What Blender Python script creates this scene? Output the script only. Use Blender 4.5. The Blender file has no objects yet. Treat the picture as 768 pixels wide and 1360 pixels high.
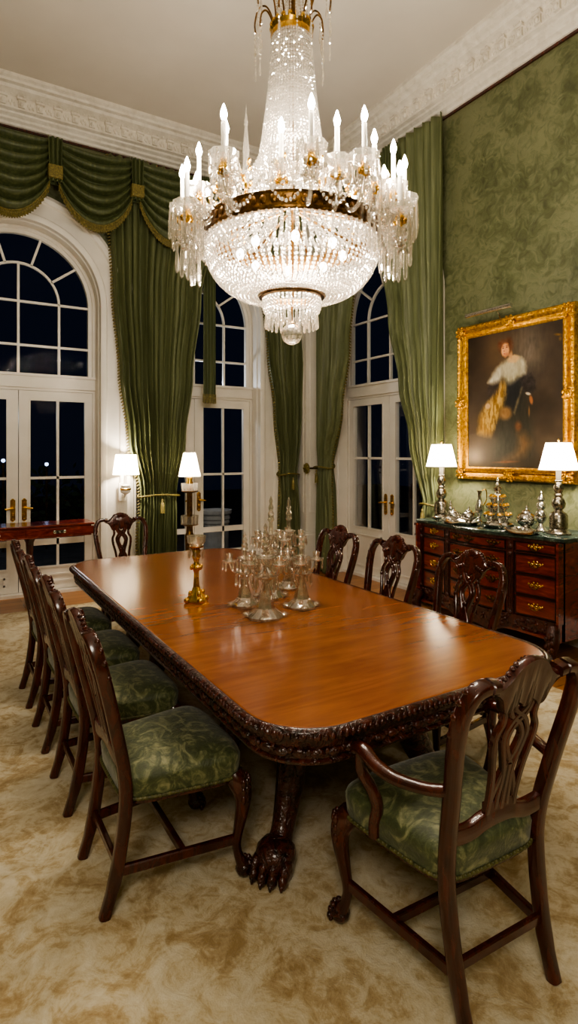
import bpy, bmesh, math, random
from mathutils import Vector, Matrix, Quaternion
random.seed(7)
PI = math.pi
sc = bpy.context.scene
COL = sc.collection
R = math.radians

# ------------------------------------------------------------------ materials
def srgb(r, g, b):
    f = lambda c: (c/255/12.92) if c/255 <= .04045 else ((c/255+.055)/1.055)**2.4
    return (f(r), f(g), f(b), 1)

def new_mat(name):
    m = bpy.data.materials.new(name); m.use_nodes = True
    nt = m.node_tree
    b = nt.nodes['Principled BSDF']
    return m, nt, b

def N(nt, t, **kw):
    n = nt.nodes.new(t)
    for k, v in kw.items():
        if k in n.inputs: n.inputs[k].default_value = v
        else: setattr(n, k, v)
    return n

def ramp(nt, fac, stops):
    r = nt.nodes.new('ShaderNodeValToRGB')
    e = r.color_ramp.elements
    while len(e) < len(stops): e.new(.5)
    for el, (p, c) in zip(e, stops): el.position = p; el.color = c
    nt.links.new(fac, r.inputs['Fac'])
    return r.outputs['Color']

def coords(nt, scale=(1, 1, 1), rot=(0, 0, 0), kind='Object'):
    tc = nt.nodes.new('ShaderNodeTexCoord')
    mp = nt.nodes.new('ShaderNodeMapping')
    mp.inputs['Scale'].default_value = scale
    mp.inputs['Rotation'].default_value = rot
    nt.links.new(tc.outputs[kind], mp.inputs['Vector'])
    return mp.outputs['Vector']

def bump(nt, b, h, strength=.3, dist=.01):
    bp = N(nt, 'ShaderNodeBump'); bp.inputs['Strength'].default_value = strength
    bp.inputs['Distance'].default_value = dist
    nt.links.new(h, bp.inputs['Height'])
    nt.links.new(bp.outputs['Normal'], b.inputs['Normal'])

def noise(nt, vec, scale, detail=4, rough=.55, dist=0.0):
    n = N(nt, 'ShaderNodeTexNoise'); n.inputs['Scale'].default_value = scale
    n.inputs['Detail'].default_value = detail; n.inputs['Roughness'].default_value = rough
    n.inputs['Distortion'].default_value = dist
    nt.links.new(vec, n.inputs['Vector'])
    return n.outputs['Fac']

def mat_noise(name, stops, scale=(1, 1, 1), nscale=5, detail=4, dist=0, rough=.5, metallic=0, bstr=.0, bdist=.005, coat=0, sheen=0, bscale=None, spec=.5):
    m, nt, b = new_mat(name)
    v = coords(nt, scale)
    f = noise(nt, v, nscale, detail, .55, dist)
    nt.links.new(ramp(nt, f, stops), b.inputs['Base Color'])
    b.inputs['Roughness'].default_value = rough
    b.inputs['Metallic'].default_value = metallic
    b.inputs['Coat Weight'].default_value = coat
    b.inputs['Coat Roughness'].default_value = .12
    b.inputs['Sheen Weight'].default_value = sheen
    b.inputs['Specular IOR Level'].default_value = spec
    if bstr:
        h = f if bscale is None else noise(nt, v, bscale, 4)
        bump(nt, b, h, bstr, bdist)
    return m

M = {}
M['mahogany'] = mat_noise('mahogany', [(.3, srgb(42, 15, 9)), (.55, srgb(70, 27, 16)), (.78, srgb(94, 40, 24))], (3, 3, .8), 7, 5, 1.5, .22, coat=.5)
M['carved'] = mat_noise('carved_mahogany', [(.3, srgb(26, 11, 8)), (.55, srgb(70, 30, 20)), (.8, srgb(104, 50, 32))], (1, 1, 1), 26, 3, 1, .24, bstr=.9, bdist=.02, coat=.4)
M['dresser'] = mat_noise('sideboard_mahogany', [(.28, srgb(70, 22, 12)), (.55, srgb(120, 40, 18)), (.8, srgb(158, 66, 28))], (1, .5, 3), 5, 5, 2, .24, coat=.5)
M['dresser_dark'] = mat_noise('sideboard_dark', [(.3, srgb(38, 14, 9)), (.6, srgb(72, 28, 17)), (.8, srgb(100, 44, 26))], (1, 1, 1), 30, 4, 1, .28, bstr=.7, bdist=.012, coat=.3)
M['chair_gilt_wood'] = M['mahogany']
M['drawer_line'] = mat_noise('drawer_stringing', [(.3, srgb(20, 9, 6)), (.7, srgb(44, 20, 12))], rough=.4)
M['brass'] = mat_noise('brass', [(.3, srgb(190, 140, 50)), (.7, srgb(236, 196, 100))], (1, 1, 1), 30, 3, 0, .22, 1, bstr=.15, bdist=.004)
M['antique_brass'] = mat_noise('antique_brass', [(.3, srgb(70, 50, 27)), (.7, srgb(126, 94, 52))], (1, 1, 1), 40, 3, 0, .3, 1, bstr=.4, bdist=.006)
M['gold'] = mat_noise('gold_leaf', [(.3, srgb(150, 98, 20)), (.55, srgb(214, 160, 44)), (.8, srgb(246, 206, 96))], (1, 1, 1), 34, 4, .6, .3, .85, bstr=.7, bdist=.01)
M['silver'] = mat_noise('silver', [(.3, srgb(190, 186, 178)), (.7, srgb(232, 230, 224))], (1, 1, 1), 40, 3, 0, .16, 1, bstr=.3, bdist=.004)
M['pewter'] = mat_noise('aged_silver', [(.3, srgb(120, 112, 100)), (.7, srgb(200, 192, 178))], (1, 1, 1), 50, 3, 0, .22, 1, bstr=.5, bdist=.006)
M['bronze'] = mat_noise('bronze_column', [(.3, srgb(70, 50, 26)), (.7, srgb(150, 112, 62))], (1, 1, 1), 20, 3, 0, .32, .9)
M['candle'] = mat_noise('candle_wax', [(.3, srgb(232, 224, 208)), (.7, srgb(248, 242, 230))], rough=.45)
M['ceiling'] = mat_noise('ceiling_paint', [(.3, srgb(206, 198, 186)), (.7, srgb(214, 206, 194))], (1, 1, 1), 1.2, 3, 0, .8, bstr=.05, bdist=.01, bscale=60, spec=.2)
M['white'] = mat_noise('white_paint', [(.3, srgb(226, 220, 208)), (.7, srgb(236, 230, 220))], (1, 1, 1), 3, 3, 0, .42, bstr=.06, bdist=.004, bscale=50)
M['plaster'] = mat_noise('cornice_plaster', [(.25, srgb(204, 196, 182)), (.5, srgb(222, 215, 202)), (.75, srgb(232, 226, 214))], (1, 1, 1), 11, 6, .8, .6, bstr=.3, bdist=.008, bscale=40)
M['stone'] = mat_noise('planter_stone', [(.3, srgb(150, 148, 146)), (.7, srgb(190, 188, 186))], rough=.8, bstr=.1)
M['terrace'] = mat_noise('terrace_stone', [(.3, srgb(52, 52, 56)), (.7, srgb(78, 78, 82))], rough=.9)
M['hedge'] = mat_noise('hedge_leaves', [(.3, srgb(18, 30, 14)), (.7, srgb(52, 74, 36))], (1, 1, 1), 20, rough=.7)
M['shell'] = M['silver']

def mat_wallpaper():
    m, nt, b = new_mat('green_damask_wallpaper')
    v = coords(nt)
    f1 = noise(nt, v, 2.2, 6, .6, 1.2)
    f2 = noise(nt, v, 9, 5, .6, 1.8)
    vo = N(nt, 'ShaderNodeTexVoronoi'); vo.inputs['Scale'].default_value = 3.2
    vo.feature = 'SMOOTH_F1'
    mixv = N(nt, 'ShaderNodeMixRGB'); mixv.inputs['Fac'].default_value = .14
    nt.links.new(v, mixv.inputs[1])
    nz = N(nt, 'ShaderNodeTexNoise'); nz.inputs['Scale'].default_value = 5; nt.links.new(v, nz.inputs['Vector'])
    nt.links.new(nz.outputs['Color'], mixv.inputs[2]); nt.links.new(mixv.outputs[0], vo.inputs['Vector'])
    ad = N(nt, 'ShaderNodeMath', operation='MULTIPLY_ADD'); ad.inputs[1].default_value = .55
    nt.links.new(vo.outputs['Distance'], ad.inputs[0]); nt.links.new(f2, ad.inputs[2])
    c = ramp(nt, ad.outputs[0], [(.42, srgb(74, 79, 50)), (.62, srgb(92, 97, 64)), (.82, srgb(116, 119, 86))])
    mx = N(nt, 'ShaderNodeMixRGB', blend_type='MULTIPLY'); mx.inputs['Fac'].default_value = .45
    nt.links.new(c, mx.inputs[1]); nt.links.new(ramp(nt, f1, [(.3, (.62, .62, .58, 1)), (.7, (1, 1, 1, 1))]), mx.inputs[2])
    nt.links.new(mx.outputs[0], b.inputs['Base Color'])
    b.inputs['Roughness'].default_value = .48
    bump(nt, b, ad.outputs[0], .55, .02)
    return m
M['wallpaper'] = mat_wallpaper()

def mat_curtain(name, a, bb, c, rough=.55):
    m, nt, b = new_mat(name)
    v = coords(nt, (14, 14, .6))
    f = noise(nt, v, 2.4, 5)
    nt.links.new(ramp(nt, f, [(.3, a), (.55, bb), (.75, c)]), b.inputs['Base Color'])
    b.inputs['Roughness'].default_value = rough
    b.inputs['Sheen Weight'].default_value = .12
    b.inputs['Sheen Roughness'].default_value = .4
    b.inputs['Sheen Tint'].default_value = srgb(170, 180, 120)
    v2 = coords(nt)
    bump(nt, b, noise(nt, v2, 70, 3), .15, .004)
    return m
M['curtain'] = mat_curtain('green_silk_curtain', srgb(86, 92, 60), srgb(104, 110, 75), srgb(128, 132, 97))
M['swag'] = mat_curtain('dark_green_velvet', srgb(54, 62, 34), srgb(72, 80, 46), srgb(96, 102, 64))
M['fringe'] = mat_noise('bullion_fringe', [(.3, srgb(70, 66, 26)), (.55, srgb(116, 104, 48)), (.8, srgb(160, 142, 80))], (1, 1, 1), 60, 3, rough=.6, bstr=.5, bdist=.01)

def mat_seat():
    m, nt, b = new_mat('green_damask_upholstery')
    v = coords(nt)
    f = noise(nt, v, 11, 5, .6, 2.2)
    f2 = noise(nt, v, 30, 4, .6, 2.4)
    c = ramp(nt, f, [(.40, srgb(66, 74, 44)), (.49, srgb(80, 88, 54)), (.55, srgb(106, 111, 74)), (.66, srgb(142, 143, 104))])
    c2 = ramp(nt, f2, [(.4, (.55, .57, .5, 1)), (.6, (1, 1, 1, 1))])
    mx = N(nt, 'ShaderNodeMixRGB', blend_type='MULTIPLY'); mx.inputs['Fac'].default_value = .4
    nt.links.new(c, mx.inputs[1]); nt.links.new(c2, mx.inputs[2])
    nt.links.new(mx.outputs[0], b.inputs['Base Color'])
    b.inputs['Roughness'].default_value = .5
    b.inputs['Sheen Weight'].default_value = .25
    bump(nt, b, f2, .4, .008)
    return m
M['seat'] = mat_seat()
M['gimp'] = mat_noise('green_gimp', [(.3, srgb(40, 46, 22)), (.7, srgb(110, 106, 62))], nscale=40, rough=.45, bstr=.4, bdist=.005)

def mat_tabletop():
    m, nt, b = new_mat('polished_mahogany_tabletop')
    v = coords(nt, (1.0, 6.0, 1.0))
    f = noise(nt, v, 2.0, 8, .6, 1.0)
    v2 = coords(nt, (2.0, 40.0, 1.0))
    f2 = noise(nt, v2, 2.0, 5, .6, .4)
    c = ramp(nt, f, [(.3, srgb(142, 78, 34)), (.5, srgb(156, 90, 40)), (.7, srgb(170, 102, 48))])
    mx = N(nt, 'ShaderNodeMixRGB', blend_type='MULTIPLY'); mx.inputs['Fac'].default_value = .16
    nt.links.new(c, mx.inputs[1]); nt.links.new(ramp(nt, f2, [(.35, (.62, .55, .5, 1)), (.62, (1, 1, 1, 1))]), mx.inputs[2])
    v3 = coords(nt, (1, 1, 1)); f3 = noise(nt, v3, 2.2, 3)
    mx2 = N(nt, 'ShaderNodeMixRGB', blend_type='MULTIPLY'); mx2.inputs['Fac'].default_value = .35
    nt.links.new(mx.outputs[0], mx2.inputs[1]); nt.links.new(ramp(nt, f3, [(.35, (.62, .52, .48, 1)), (.65, (1, 1, 1, 1))]), mx2.inputs[2])
    nt.links.new(mx2.outputs[0], b.inputs['Base Color'])
    b.inputs['Roughness'].default_value = .27
    b.inputs['Specular IOR Level'].default_value = .5
    b.inputs['Coat Weight'].default_value = .45; b.inputs['Coat Roughness'].default_value = .14
    return m
M['tabletop'] = mat_tabletop()

def mat_rug():
    m, nt, b = new_mat('cream_gold_rug')
    v = coords(nt)
    f = noise(nt, v, 4.6, 8, .68, 1.2)
    f2 = noise(nt, v, 13, 7, .7, 1.4)
    ad = N(nt, 'ShaderNodeMath', operation='MULTIPLY_ADD'); ad.inputs[1].default_value = .6
    nt.links.new(f2, ad.inputs[0]); nt.links.new(f, ad.inputs[2])
    c = ramp(nt, ad.outputs[0], [(.62, srgb(168, 142, 98)), (.73, srgb(190, 168, 128)), (.81, srgb(208, 193, 160)), (.95, srgb(222, 211, 186))])
    nt.links.new(c, b.inputs['Base Color'])
    b.inputs['Roughness'].default_value = .95; b.inputs['Specular IOR Level'].default_value = .1
    b.inputs['Sheen Weight'].default_value = .2
    f3 = noise(nt, v, 160, 3)
    ad2 = N(nt, 'ShaderNodeMath', operation='MULTIPLY_ADD'); ad2.inputs[1].default_value = .35
    nt.links.new(f3, ad2.inputs[0]); nt.links.new(f2, ad2.inputs[2])
    bump(nt, b, ad2.outputs[0], .5, .015)
    return m
M['rug'] = mat_rug()

def mat_floor():
    m, nt, b = new_mat('oak_plank_floor')
    v = coords(nt)
    br = N(nt, 'ShaderNodeTexBrick'); br.inputs['Scale'].default_value = 1
    br.inputs['Brick Width'].default_value = 1.6; br.inputs['Row Height'].default_value = .14
    br.inputs['Mortar Size'].default_value = .003
    br.inputs['Color1'].default_value = srgb(150, 98, 48); br.inputs['Color2'].default_value = srgb(184, 128, 70)
    br.inputs['Mortar'].default_value = srgb(60, 36, 18)
    nt.links.new(v, br.inputs['Vector'])
    v2 = coords(nt, (2, 30, 1)); f = noise(nt, v2, 2, 6)
    mx = N(nt, 'ShaderNodeMixRGB', blend_type='MULTIPLY'); mx.inputs['Fac'].default_value = .5
    nt.links.new(br.outputs['Color'], mx.inputs[1]); nt.links.new(ramp(nt, f, [(.3, (.6, .52, .45, 1)), (.7, (1, 1, 1, 1))]), mx.inputs[2])
    nt.links.new(mx.outputs[0], b.inputs['Base Color'])
    b.inputs['Roughness'].default_value = .3
    return m
M['floor'] = mat_floor()

def mat_marble():
    m, nt, b = new_mat('dark_green_marble')
    v = coords(nt); f = noise(nt, v, 7, 8, .7, 2)
    nt.links.new(ramp(nt, f, [(.35, srgb(30, 40, 36)), (.55, srgb(62, 76, 68)), (.7, srgb(130, 142, 130))]), b.inputs['Base Color'])
    b.inputs['Roughness'].default_value = .12
    return m
M['marble'] = mat_marble()

def mat_emit(name, col, s):
    m, nt, b = new_mat(name)
    b.inputs['Base Color'].default_value = (1, .95, .85, 1)
    b.inputs['Emission Color'].default_value = col; b.inputs['Emission Strength'].default_value = s
    return m
M['bulb'] = mat_emit('candle_bulb', (1, .92, .8, 1), 70)
M['inner_bulb'] = mat_emit('inner_bulb', (1, .93, .82, 1), 40)
M['garden_light'] = mat_emit('garden_light', (.5, .65, 1, 1), 3)

def mat_crystal(name, transp=.34, glass=.24, gloss=.24, trans=.18, tint=(1, .97, .92, 1)):
    m, nt, b = new_mat(name)
    nt.nodes.remove(b)
    out = nt.nodes['Material Output']
    t = N(nt, 'ShaderNodeBsdfTransparent'); t.inputs['Color'].default_value = tint
    g = N(nt, 'ShaderNodeBsdfGlass'); g.inputs['IOR'].default_value = 1.5; g.inputs['Color'].default_value = tint
    gl = N(nt, 'ShaderNodeBsdfGlossy'); gl.inputs['Roughness'].default_value = .06; gl.inputs['Color'].default_value = tint
    tr = N(nt, 'ShaderNodeBsdfTranslucent'); tr.inputs['Color'].default_value = (.95, .9, .82, 1)
    df = N(nt, 'ShaderNodeBsdfDiffuse'); df.inputs['Color'].default_value = (.9, .86, .78, 1)
    m1 = N(nt, 'ShaderNodeMixShader'); m1.inputs[0].default_value = .4
    nt.links.new(tr.outputs[0], m1.inputs[1]); nt.links.new(df.outputs[0], m1.inputs[2])
    m2 = N(nt, 'ShaderNodeMixShader'); m2.inputs[0].default_value = trans/(trans+gloss)
    nt.links.new(gl.outputs[0], m2.inputs[1]); nt.links.new(m1.outputs[0], m2.inputs[2])
    m3 = N(nt, 'ShaderNodeMixShader'); m3.inputs[0].default_value = glass/(glass+trans+gloss)
    nt.links.new(m2.outputs[0], m3.inputs[1]); nt.links.new(g.outputs[0], m3.inputs[2])
    m4 = N(nt, 'ShaderNodeMixShader'); m4.inputs[0].default_value = transp
    nt.links.new(m3.outputs[0], m4.inputs[1]); nt.links.new(t.outputs[0], m4.inputs[2])
    nt.links.new(m4.outputs[0], out.inputs['Surface'])
    return m
M['crystal'] = mat_crystal('cut_crystal', .26, .14, .38, .22)
M['clear_crystal'] = mat_crystal('clear_crystal', .44, .22, .26, .12)
M['prism'] = mat_crystal('prism_crystal', .34, .26, .30, .10)
M['dish'] = mat_crystal('dish_crystal', .42, .16, .32, .10)
M['ball_crystal'] = mat_crystal('crystal_ball', .15, .6, .18, .07)

def mat_pane(nm='window_glass', ior=1.26):
    m, nt, b = new_mat(nm)
    nt.nodes.remove(b); out = nt.nodes['Material Output']
    t = N(nt, 'ShaderNodeBsdfTransparent'); t.inputs['Color'].default_value = (.9, .93, .95, 1)
    gl = N(nt, 'ShaderNodeBsdfGlossy'); gl.inputs['Roughness'].default_value = .02
    fr = N(nt, 'ShaderNodeFresnel'); fr.inputs['IOR'].default_value = ior
    mx = N(nt, 'ShaderNodeMixShader')
    nt.links.new(fr.outputs[0], mx.inputs[0]); nt.links.new(t.outputs[0], mx.inputs[1]); nt.links.new(gl.outputs[0], mx.inputs[2])
    nt.links.new(mx.outputs[0], out.inputs['Surface'])
    return m
M['pane'] = mat_pane(); M['fanlight'] = mat_pane('fanlight_glass', 1.08)

def mat_shade():
    m, nt, b = new_mat('lamp_shade_fabric')
    nt.nodes.remove(b); out = nt.nodes['Material Output']
    t = N(nt, 'ShaderNodeBsdfTranslucent'); t.inputs['Color'].default_value = (.95, .88, .74, 1)
    d = N(nt, 'ShaderNodeBsdfDiffuse'); d.inputs['Color'].default_value = (.92, .87, .78, 1)
    mx = N(nt, 'ShaderNodeMixShader'); mx.inputs[0].default_value = .3
    nt.links.new(t.outputs[0], mx.inputs[1]); nt.links.new(d.outputs[0], mx.inputs[2])
    nt.links.new(mx.outputs[0], out.inputs['Surface'])
    return m
M['shade'] = mat_shade()

# ------------------------------------------------------------------ mesh helpers
class MB:
    def __init__(s): s.v = []; s.f = []
    def add(s, vs, fs):
        o = len(s.v); s.v += [tuple(p) for p in vs]; s.f += [tuple(i+o for i in f) for f in fs]; return s
    def box(s, c, d, rz=0):
        x, y, z = d[0]/2, d[1]/2, d[2]/2
        ca, sa = math.cos(rz), math.sin(rz)
        vs = []
        for i in (-1, 1):
            for j in (-1, 1):
                for k in (-1, 1):
                    a, b_ = i*x, j*y
                    vs.append((c[0]+a*ca-b_*sa, c[1]+a*sa+b_*ca, c[2]+k*z))
        return s.add(vs, [(0, 1, 3, 2), (4, 6, 7, 5), (0, 4, 5, 1), (2, 3, 7, 6), (0, 2, 6, 4), (1, 5, 7, 3)])
    def grid(s, P, nu, nv, closeu=False):
        vs = [P(i, j) for j in range(nv) for i in range(nu)]
        fs = []
        for j in range(nv-1):
            for i in range(nu if closeu else nu-1):
                a = j*nu+i; b_ = j*nu+(i+1) % nu
                fs.append((a, b_, b_+nu, a+nu))
        return s.add(vs, fs)
    def lathe(s, prof, n=20, c=(0, 0, 0), caps=True, sx=1, sy=1, wob=None):
        vs = []; fs = []
        m = len(prof)
        for (r, z) in prof:
            for k in range(n):
                a = 2*PI*k/n
                rr = r*(wob(a, z) if wob else 1)
                vs.append((c[0]+rr*math.cos(a)*sx, c[1]+rr*math.sin(a)*sy, c[2]+z))
        for j in range(m-1):
            for k in range(n):
                fs.append((j*n+k, j*n+(k+1) % n, (j+1)*n+(k+1) % n, (j+1)*n+k))
        if caps:
            if prof[0][0] > 1e-4: fs.append(tuple(range(n))[::-1])
            if prof[-1][0] > 1e-4: fs.append(tuple((m-1)*n+k for k in range(n)))
        return s.add(vs, fs)
    def ell(s, c, r, n=10, m=6, M3=None):
        if isinstance(r, (int, float)): r = (r, r, r)
        vs = []; fs = []
        for j in range(m+1):
            t = PI*j/m
            for k in range(n):
                a = 2*PI*k/n
                p = Vector((r[0]*math.sin(t)*math.cos(a), r[1]*math.sin(t)*math.sin(a), r[2]*math.cos(t)))
                if M3: p = M3 @ p
                vs.append((c[0]+p.x, c[1]+p.y, c[2]+p.z))
        for j in range(m):
            for k in range(n):
                fs.append((j*n+k, (j+1)*n+k, (j+1)*n+(k+1) % n, j*n+(k+1) % n))
        return s.add(vs, fs)
    def sweep(s, path, sec, up=(0, 0, 1), closed=False, caps=True):
        """sec: list of (a,b) or fn(i)->list. a along N (up-ish), b along binormal"""
        P = [Vector(p) for p in path]; n = len(P); up = Vector(up)
        vs = []; k = None
        prevN = None
        for i in range(n):
            if closed: T = P[(i+1) % n]-P[i-1]
            else: T = P[min(i+1, n-1)]-P[max(i-1, 0)]
            T.normalize()
            Nn = up-T*up.dot(T)
            if Nn.length < .05: Nn = prevN-T*prevN.dot(T) if prevN else Vector((1, 0, 0))-T*T.x
            Nn.normalize(); prevN = Nn
            B = T.cross(Nn)
            S = sec(i) if callable(sec) else sec
            k = len(S)
            for a, b_ in S: vs.append(P[i]+Nn*a+B*b_)
        fs = []
        for i in range(n if closed else n-1):
            i2 = (i+1) % n
            for j in range(k):
                fs.append((i*k+j, i*k+(j+1) % k, i2*k+(j+1) % k, i2*k+j))
        if caps and not closed:
            fs.append(tuple(range(k))[::-1]); fs.append(tuple((n-1)*k+j for j in range(k)))
        return s.add(vs, fs)
    def tube(s, path, r, n=8, closed=False, up=(0, 0, 1), fl=1.0):
        def sec(i):
            rr = r[i] if hasattr(r, '__len__') else r
            return [(rr*math.cos(2*PI*k/n), rr*fl*math.sin(2*PI*k/n)) for k in range(n)]
        return s.sweep(path, sec, up, closed)
    def prism(s, poly, mp, w0, w1):
        """poly 2D outline, mp(u,v,w)->3D"""
        n = len(poly)
        vs = [mp(u, v, w0) for u, v in poly]+[mp(u, v, w1) for u, v in poly]
        fs = [(i, (i+1) % n, n+(i+1) % n, n+i) for i in range(n)]
        o = len(s.v)
        s.add(vs, fs)
        # cap triangulated later by bmesh (ngon)
        s.f.append(tuple(o+i for i in range(n))[::-1]); s.f.append(tuple(o+n+i for i in range(n)))
        return s
    def xf(s, fn): s.v = [tuple(fn(p)) for p in s.v]; return s
    def build(s, name, mat, parent=None, smooth=40, bevel=0, sub=0, tri=False):
        me = bpy.data.meshes.new(name)
        me.from_pydata(s.v, [], s.f)
        bm = bmesh.new(); bm.from_mesh(me)
        bmesh.ops.recalc_face_normals(bm, faces=bm.faces)
        if tri: bmesh.ops.triangulate(bm, faces=[f for f in bm.faces if len(f.verts) > 4])
        bm.to_mesh(me); bm.free()
        if isinstance(mat, (list, tuple)):
            for q in mat: me.materials.append(q)
        else: me.materials.append(mat)
        if smooth:
            for p in me.polygons: p.use_smooth = True
            me.set_sharp_from_angle(angle=R(smooth))
        o = bpy.data.objects.new(name, me); COL.objects.link(o)
        if parent: o.parent = parent
        if bevel:
            md = o.modifiers.new('bevel', 'BEVEL'); md.width = bevel; md.segments = 2; md.limit_method = 'ANGLE'
        if sub:
            md = o.modifiers.new('sub', 'SUBSURF'); md.levels = sub; md.render_levels = sub
        return o

def empty(name, loc=(0, 0, 0), rz=0):
    o = bpy.data.objects.new(name, None); COL.objects.link(o); o.location = loc; o.rotation_euler = (0, 0, rz)
    o.empty_display_size = .1
    return o
def tag(o, label, cat, group=None, kind=None):
    o['label'] = label; o['category'] = cat
    if group: o['group'] = group
    if kind: o['kind'] = kind
    return o
def struct(o): o['kind'] = 'structure'; return o
def thing(name, label, cat, loc=(0, 0, 0), rz=0, group=None):
    return tag(empty(name, loc, rz), label, cat, group)
def copy_tree(o, parent=None):
    c = o.copy(); COL.objects.link(c); c.parent = parent
    for ch in list(o.children): copy_tree(ch, c)
    return c
def spline(pts, n=8):
    """Catmull-Rom through tuples of any dimension"""
    out = []; P = [tuple(p) for p in pts]; D = len(P[0])
    for i in range(len(P)-1):
        p0 = P[max(i-1, 0)]; p1 = P[i]; p2 = P[i+1]; p3 = P[min(i+2, len(P)-1)]
        for k in range(n):
            t = k/n
            out.append(tuple(.5*(2*p1[d]+(p2[d]-p0[d])*t+(2*p0[d]-5*p1[d]+4*p2[d]-p3[d])*t*t+(3*p1[d]-p0[d]-3*p2[d]+p3[d])*t**3) for d in range(D)))
    out.append(P[-1]); return out
def rrect(hx, hy, r, n=4):
    out = []
    for cx, cy, a0 in ((hx-r, hy-r, 0), (-hx+r, hy-r, PI/2), (-hx+r, -hy+r, PI), (hx-r, -hy+r, 1.5*PI)):
        for k in range(n+1):
            a = a0+PI/2*k/n; out.append((cx+r*math.cos(a), cy+r*math.sin(a)))
    return out
def lerp(a, b, t): return a+(b-a)*t
def interp(tab, x):
    if x <= tab[0][0]: return tab[0][1]
    for (x0, y0), (x1, y1) in zip(tab, tab[1:]):
        if x <= x1:
            t = (x-x0)/(x1-x0); t = t*t*(3-2*t)
            return lerp(y0, y1, t)
    return tab[-1][1]
def point_light(name, loc, watts, r=.05, col=(1, .87, .7)):
    l = bpy.data.lights.new(name, 'POINT'); l.energy = watts; l.shadow_soft_size = r; l.color = col
    o = bpy.data.objects.new(name, l); COL.objects.link(o); o.location = loc; return o

# ------------------------------------------------------------------ room dimensions
YB, XR, XL, YF = 7.06, 4.65, -3.2, -3.0
H = 5.62
REC = .26            # window recess depth
TH = .30
SPR, RO = 3.38, .86  # arch spring and opening radius
back = lambda u, v, w=0: (u, YB+w, v)
right = lambda u, v, w=0: (XR+w, u, v)
W1, W2, W3 = .80, 2.94, 5.62

def wall_faces(mb, mp, u0, u1, openings):
    cur = u0
    for c in openings:
        a, b_ = c-RO, c+RO
        mb.add([mp(cur, 0), mp(a, 0), mp(a, SPR), mp(cur, SPR)], [(0, 1, 2, 3)])
        mb.add([mp(cur, SPR), mp(a, SPR), mp(a, H), mp(cur, H)], [(0, 1, 2, 3)])
        n = 32
        for i in range(n):
            t0, t1 = PI-PI*i/n, PI-PI*(i+1)/n
            p0 = (c+RO*math.cos(t0), SPR+RO*math.sin(t0)); p1 = (c+RO*math.cos(t1), SPR+RO*math.sin(t1))
            mb.add([mp(*p0), mp(*p1), mp(p1[0], H), mp(p0[0], H)], [(0, 1, 2, 3)])
        cur = b_
    mb.add([mp(cur, 0), mp(u1, 0), mp(u1, H), mp(cur, H)], [(0, 1, 2, 3)])
mb = MB(); wall_faces(mb, back, XL, XR+.0, [W1, W2]); struct(mb.build('wall_back', M['wallpaper'], smooth=0))
mb = MB(); wall_faces(mb, right, YF, YB, [W3]); struct(mb.build('wall_right', M['wallpaper'], smooth=0))
mb = MB(); mb.add([(XL, YF, 0), (XL, YB, 0), (XL, YB, H), (XL, YF, H)], [(0, 1, 2, 3)]); struct(mb.build('wall_left', M['wallpaper'], smooth=0))
mb = MB(); mb.add([(XL, YF, 0), (XR, YF, 0), (XR, YF, H), (XL, YF, H)], [(0, 1, 2, 3)]); struct(mb.build('wall_front', M['wallpaper'], smooth=0))
mb = MB(); mb.add([(XL, YF, 0), (XR+.3, YF, 0), (XR+.3, YB+.3, 0), (XL, YB+.3, 0)], [(0, 1, 2, 3)]); struct(mb.build('floor', M['floor'], smooth=0))
mb = MB(); mb.add([(XL, YF, H), (XR, YF, H), (XR, YB, H), (XL, YB, H)], [(0, 1, 2, 3)]); struct(mb.build('ceiling', M['ceiling'], smooth=0))

# cornice: profile (drop from ceiling, projection from wall)
CORN = [(.0, .36), (.035, .36), (.05, .33), (.075, .325), (.085, .285), (.115, .27), (.14, .20), (.15, .175), (.27, .165), (.28, .12), (.30, .115), (.32, .075), (.345, .07), (.36, .035), (.385, .03), (.395, 0)]
def cornice(name, axis):
    mb = MB()
    e0, e1 = (XL, XR) if axis == 'x' else (YF, YB)
    vs = []; n = len(CORN)
    for end in (0, 1):
        for d, p in CORN:
            e = e0 if end == 0 else e1-p
            vs.append((e, YB-p, H-d) if axis == 'x' else (XR-p, e, H-d))
    mb.add(vs, [(i, i+1, n+i+1, n+i) for i in range(n-1)])
    # acanthus modillions in the frieze
    s = e0+.1
    while s < e1-.25:
        def P(a, d, p): return (s+a, YB-p, H-d) if axis == 'x' else (XR-p, s+a, H-d)
        for (a0, a1, d0, d1, p0, p1) in ((-.045, .045, .155, .18, .16, .215), (-.03, .03, .18, .255, .16, .195)):
            q = [P(a, d, p) for a in (a0, a1) for d in (d0, d1) for p in (p0, p1)]
            mb.add(q, [(0, 1, 3, 2), (4, 6, 7, 5), (0, 4, 5, 1), (2, 3, 7, 6), (0, 2, 6, 4), (1, 5, 7, 3)])
        for kk in range(5):   # leaf sprig between blocks
            aa = .07+.013*kk
            c = P(aa, .21+.02*math.sin(kk*1.9), .17); mb.ell(c, (.014, .014, .022), 6, 4)
        mb.ell(P(0, .225, .195), (.022, .022, .028), 8, 5)
        s += .185
    # egg and dart row
    s = e0+.04
    while s < e1-.2:
        c = (s, YB-.2, H-.128) if axis == 'x' else (XR-.2, s, H-.128)
        mb.ell(c, (.018, .018, .02), 6, 4); s += .062
    # lower bead row
    return struct(mb.build(name, M['plaster']))
cornice('trim_1', 'x'); cornice('trim_2', 'y')
# thin gilt fillet below the cornice
mb = MB(); mb.box((.5*(XL+XR), YB-.012, H-.41), (XR-XL, .024, .022)); struct(mb.build('trim_3', M['mahogany']))
mb = MB(); mb.box((XR-.012, .5*(YF+YB), H-.41), (.024, YB-YF-.03, .022)); struct(mb.build('trim_4', M['mahogany']))

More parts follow.
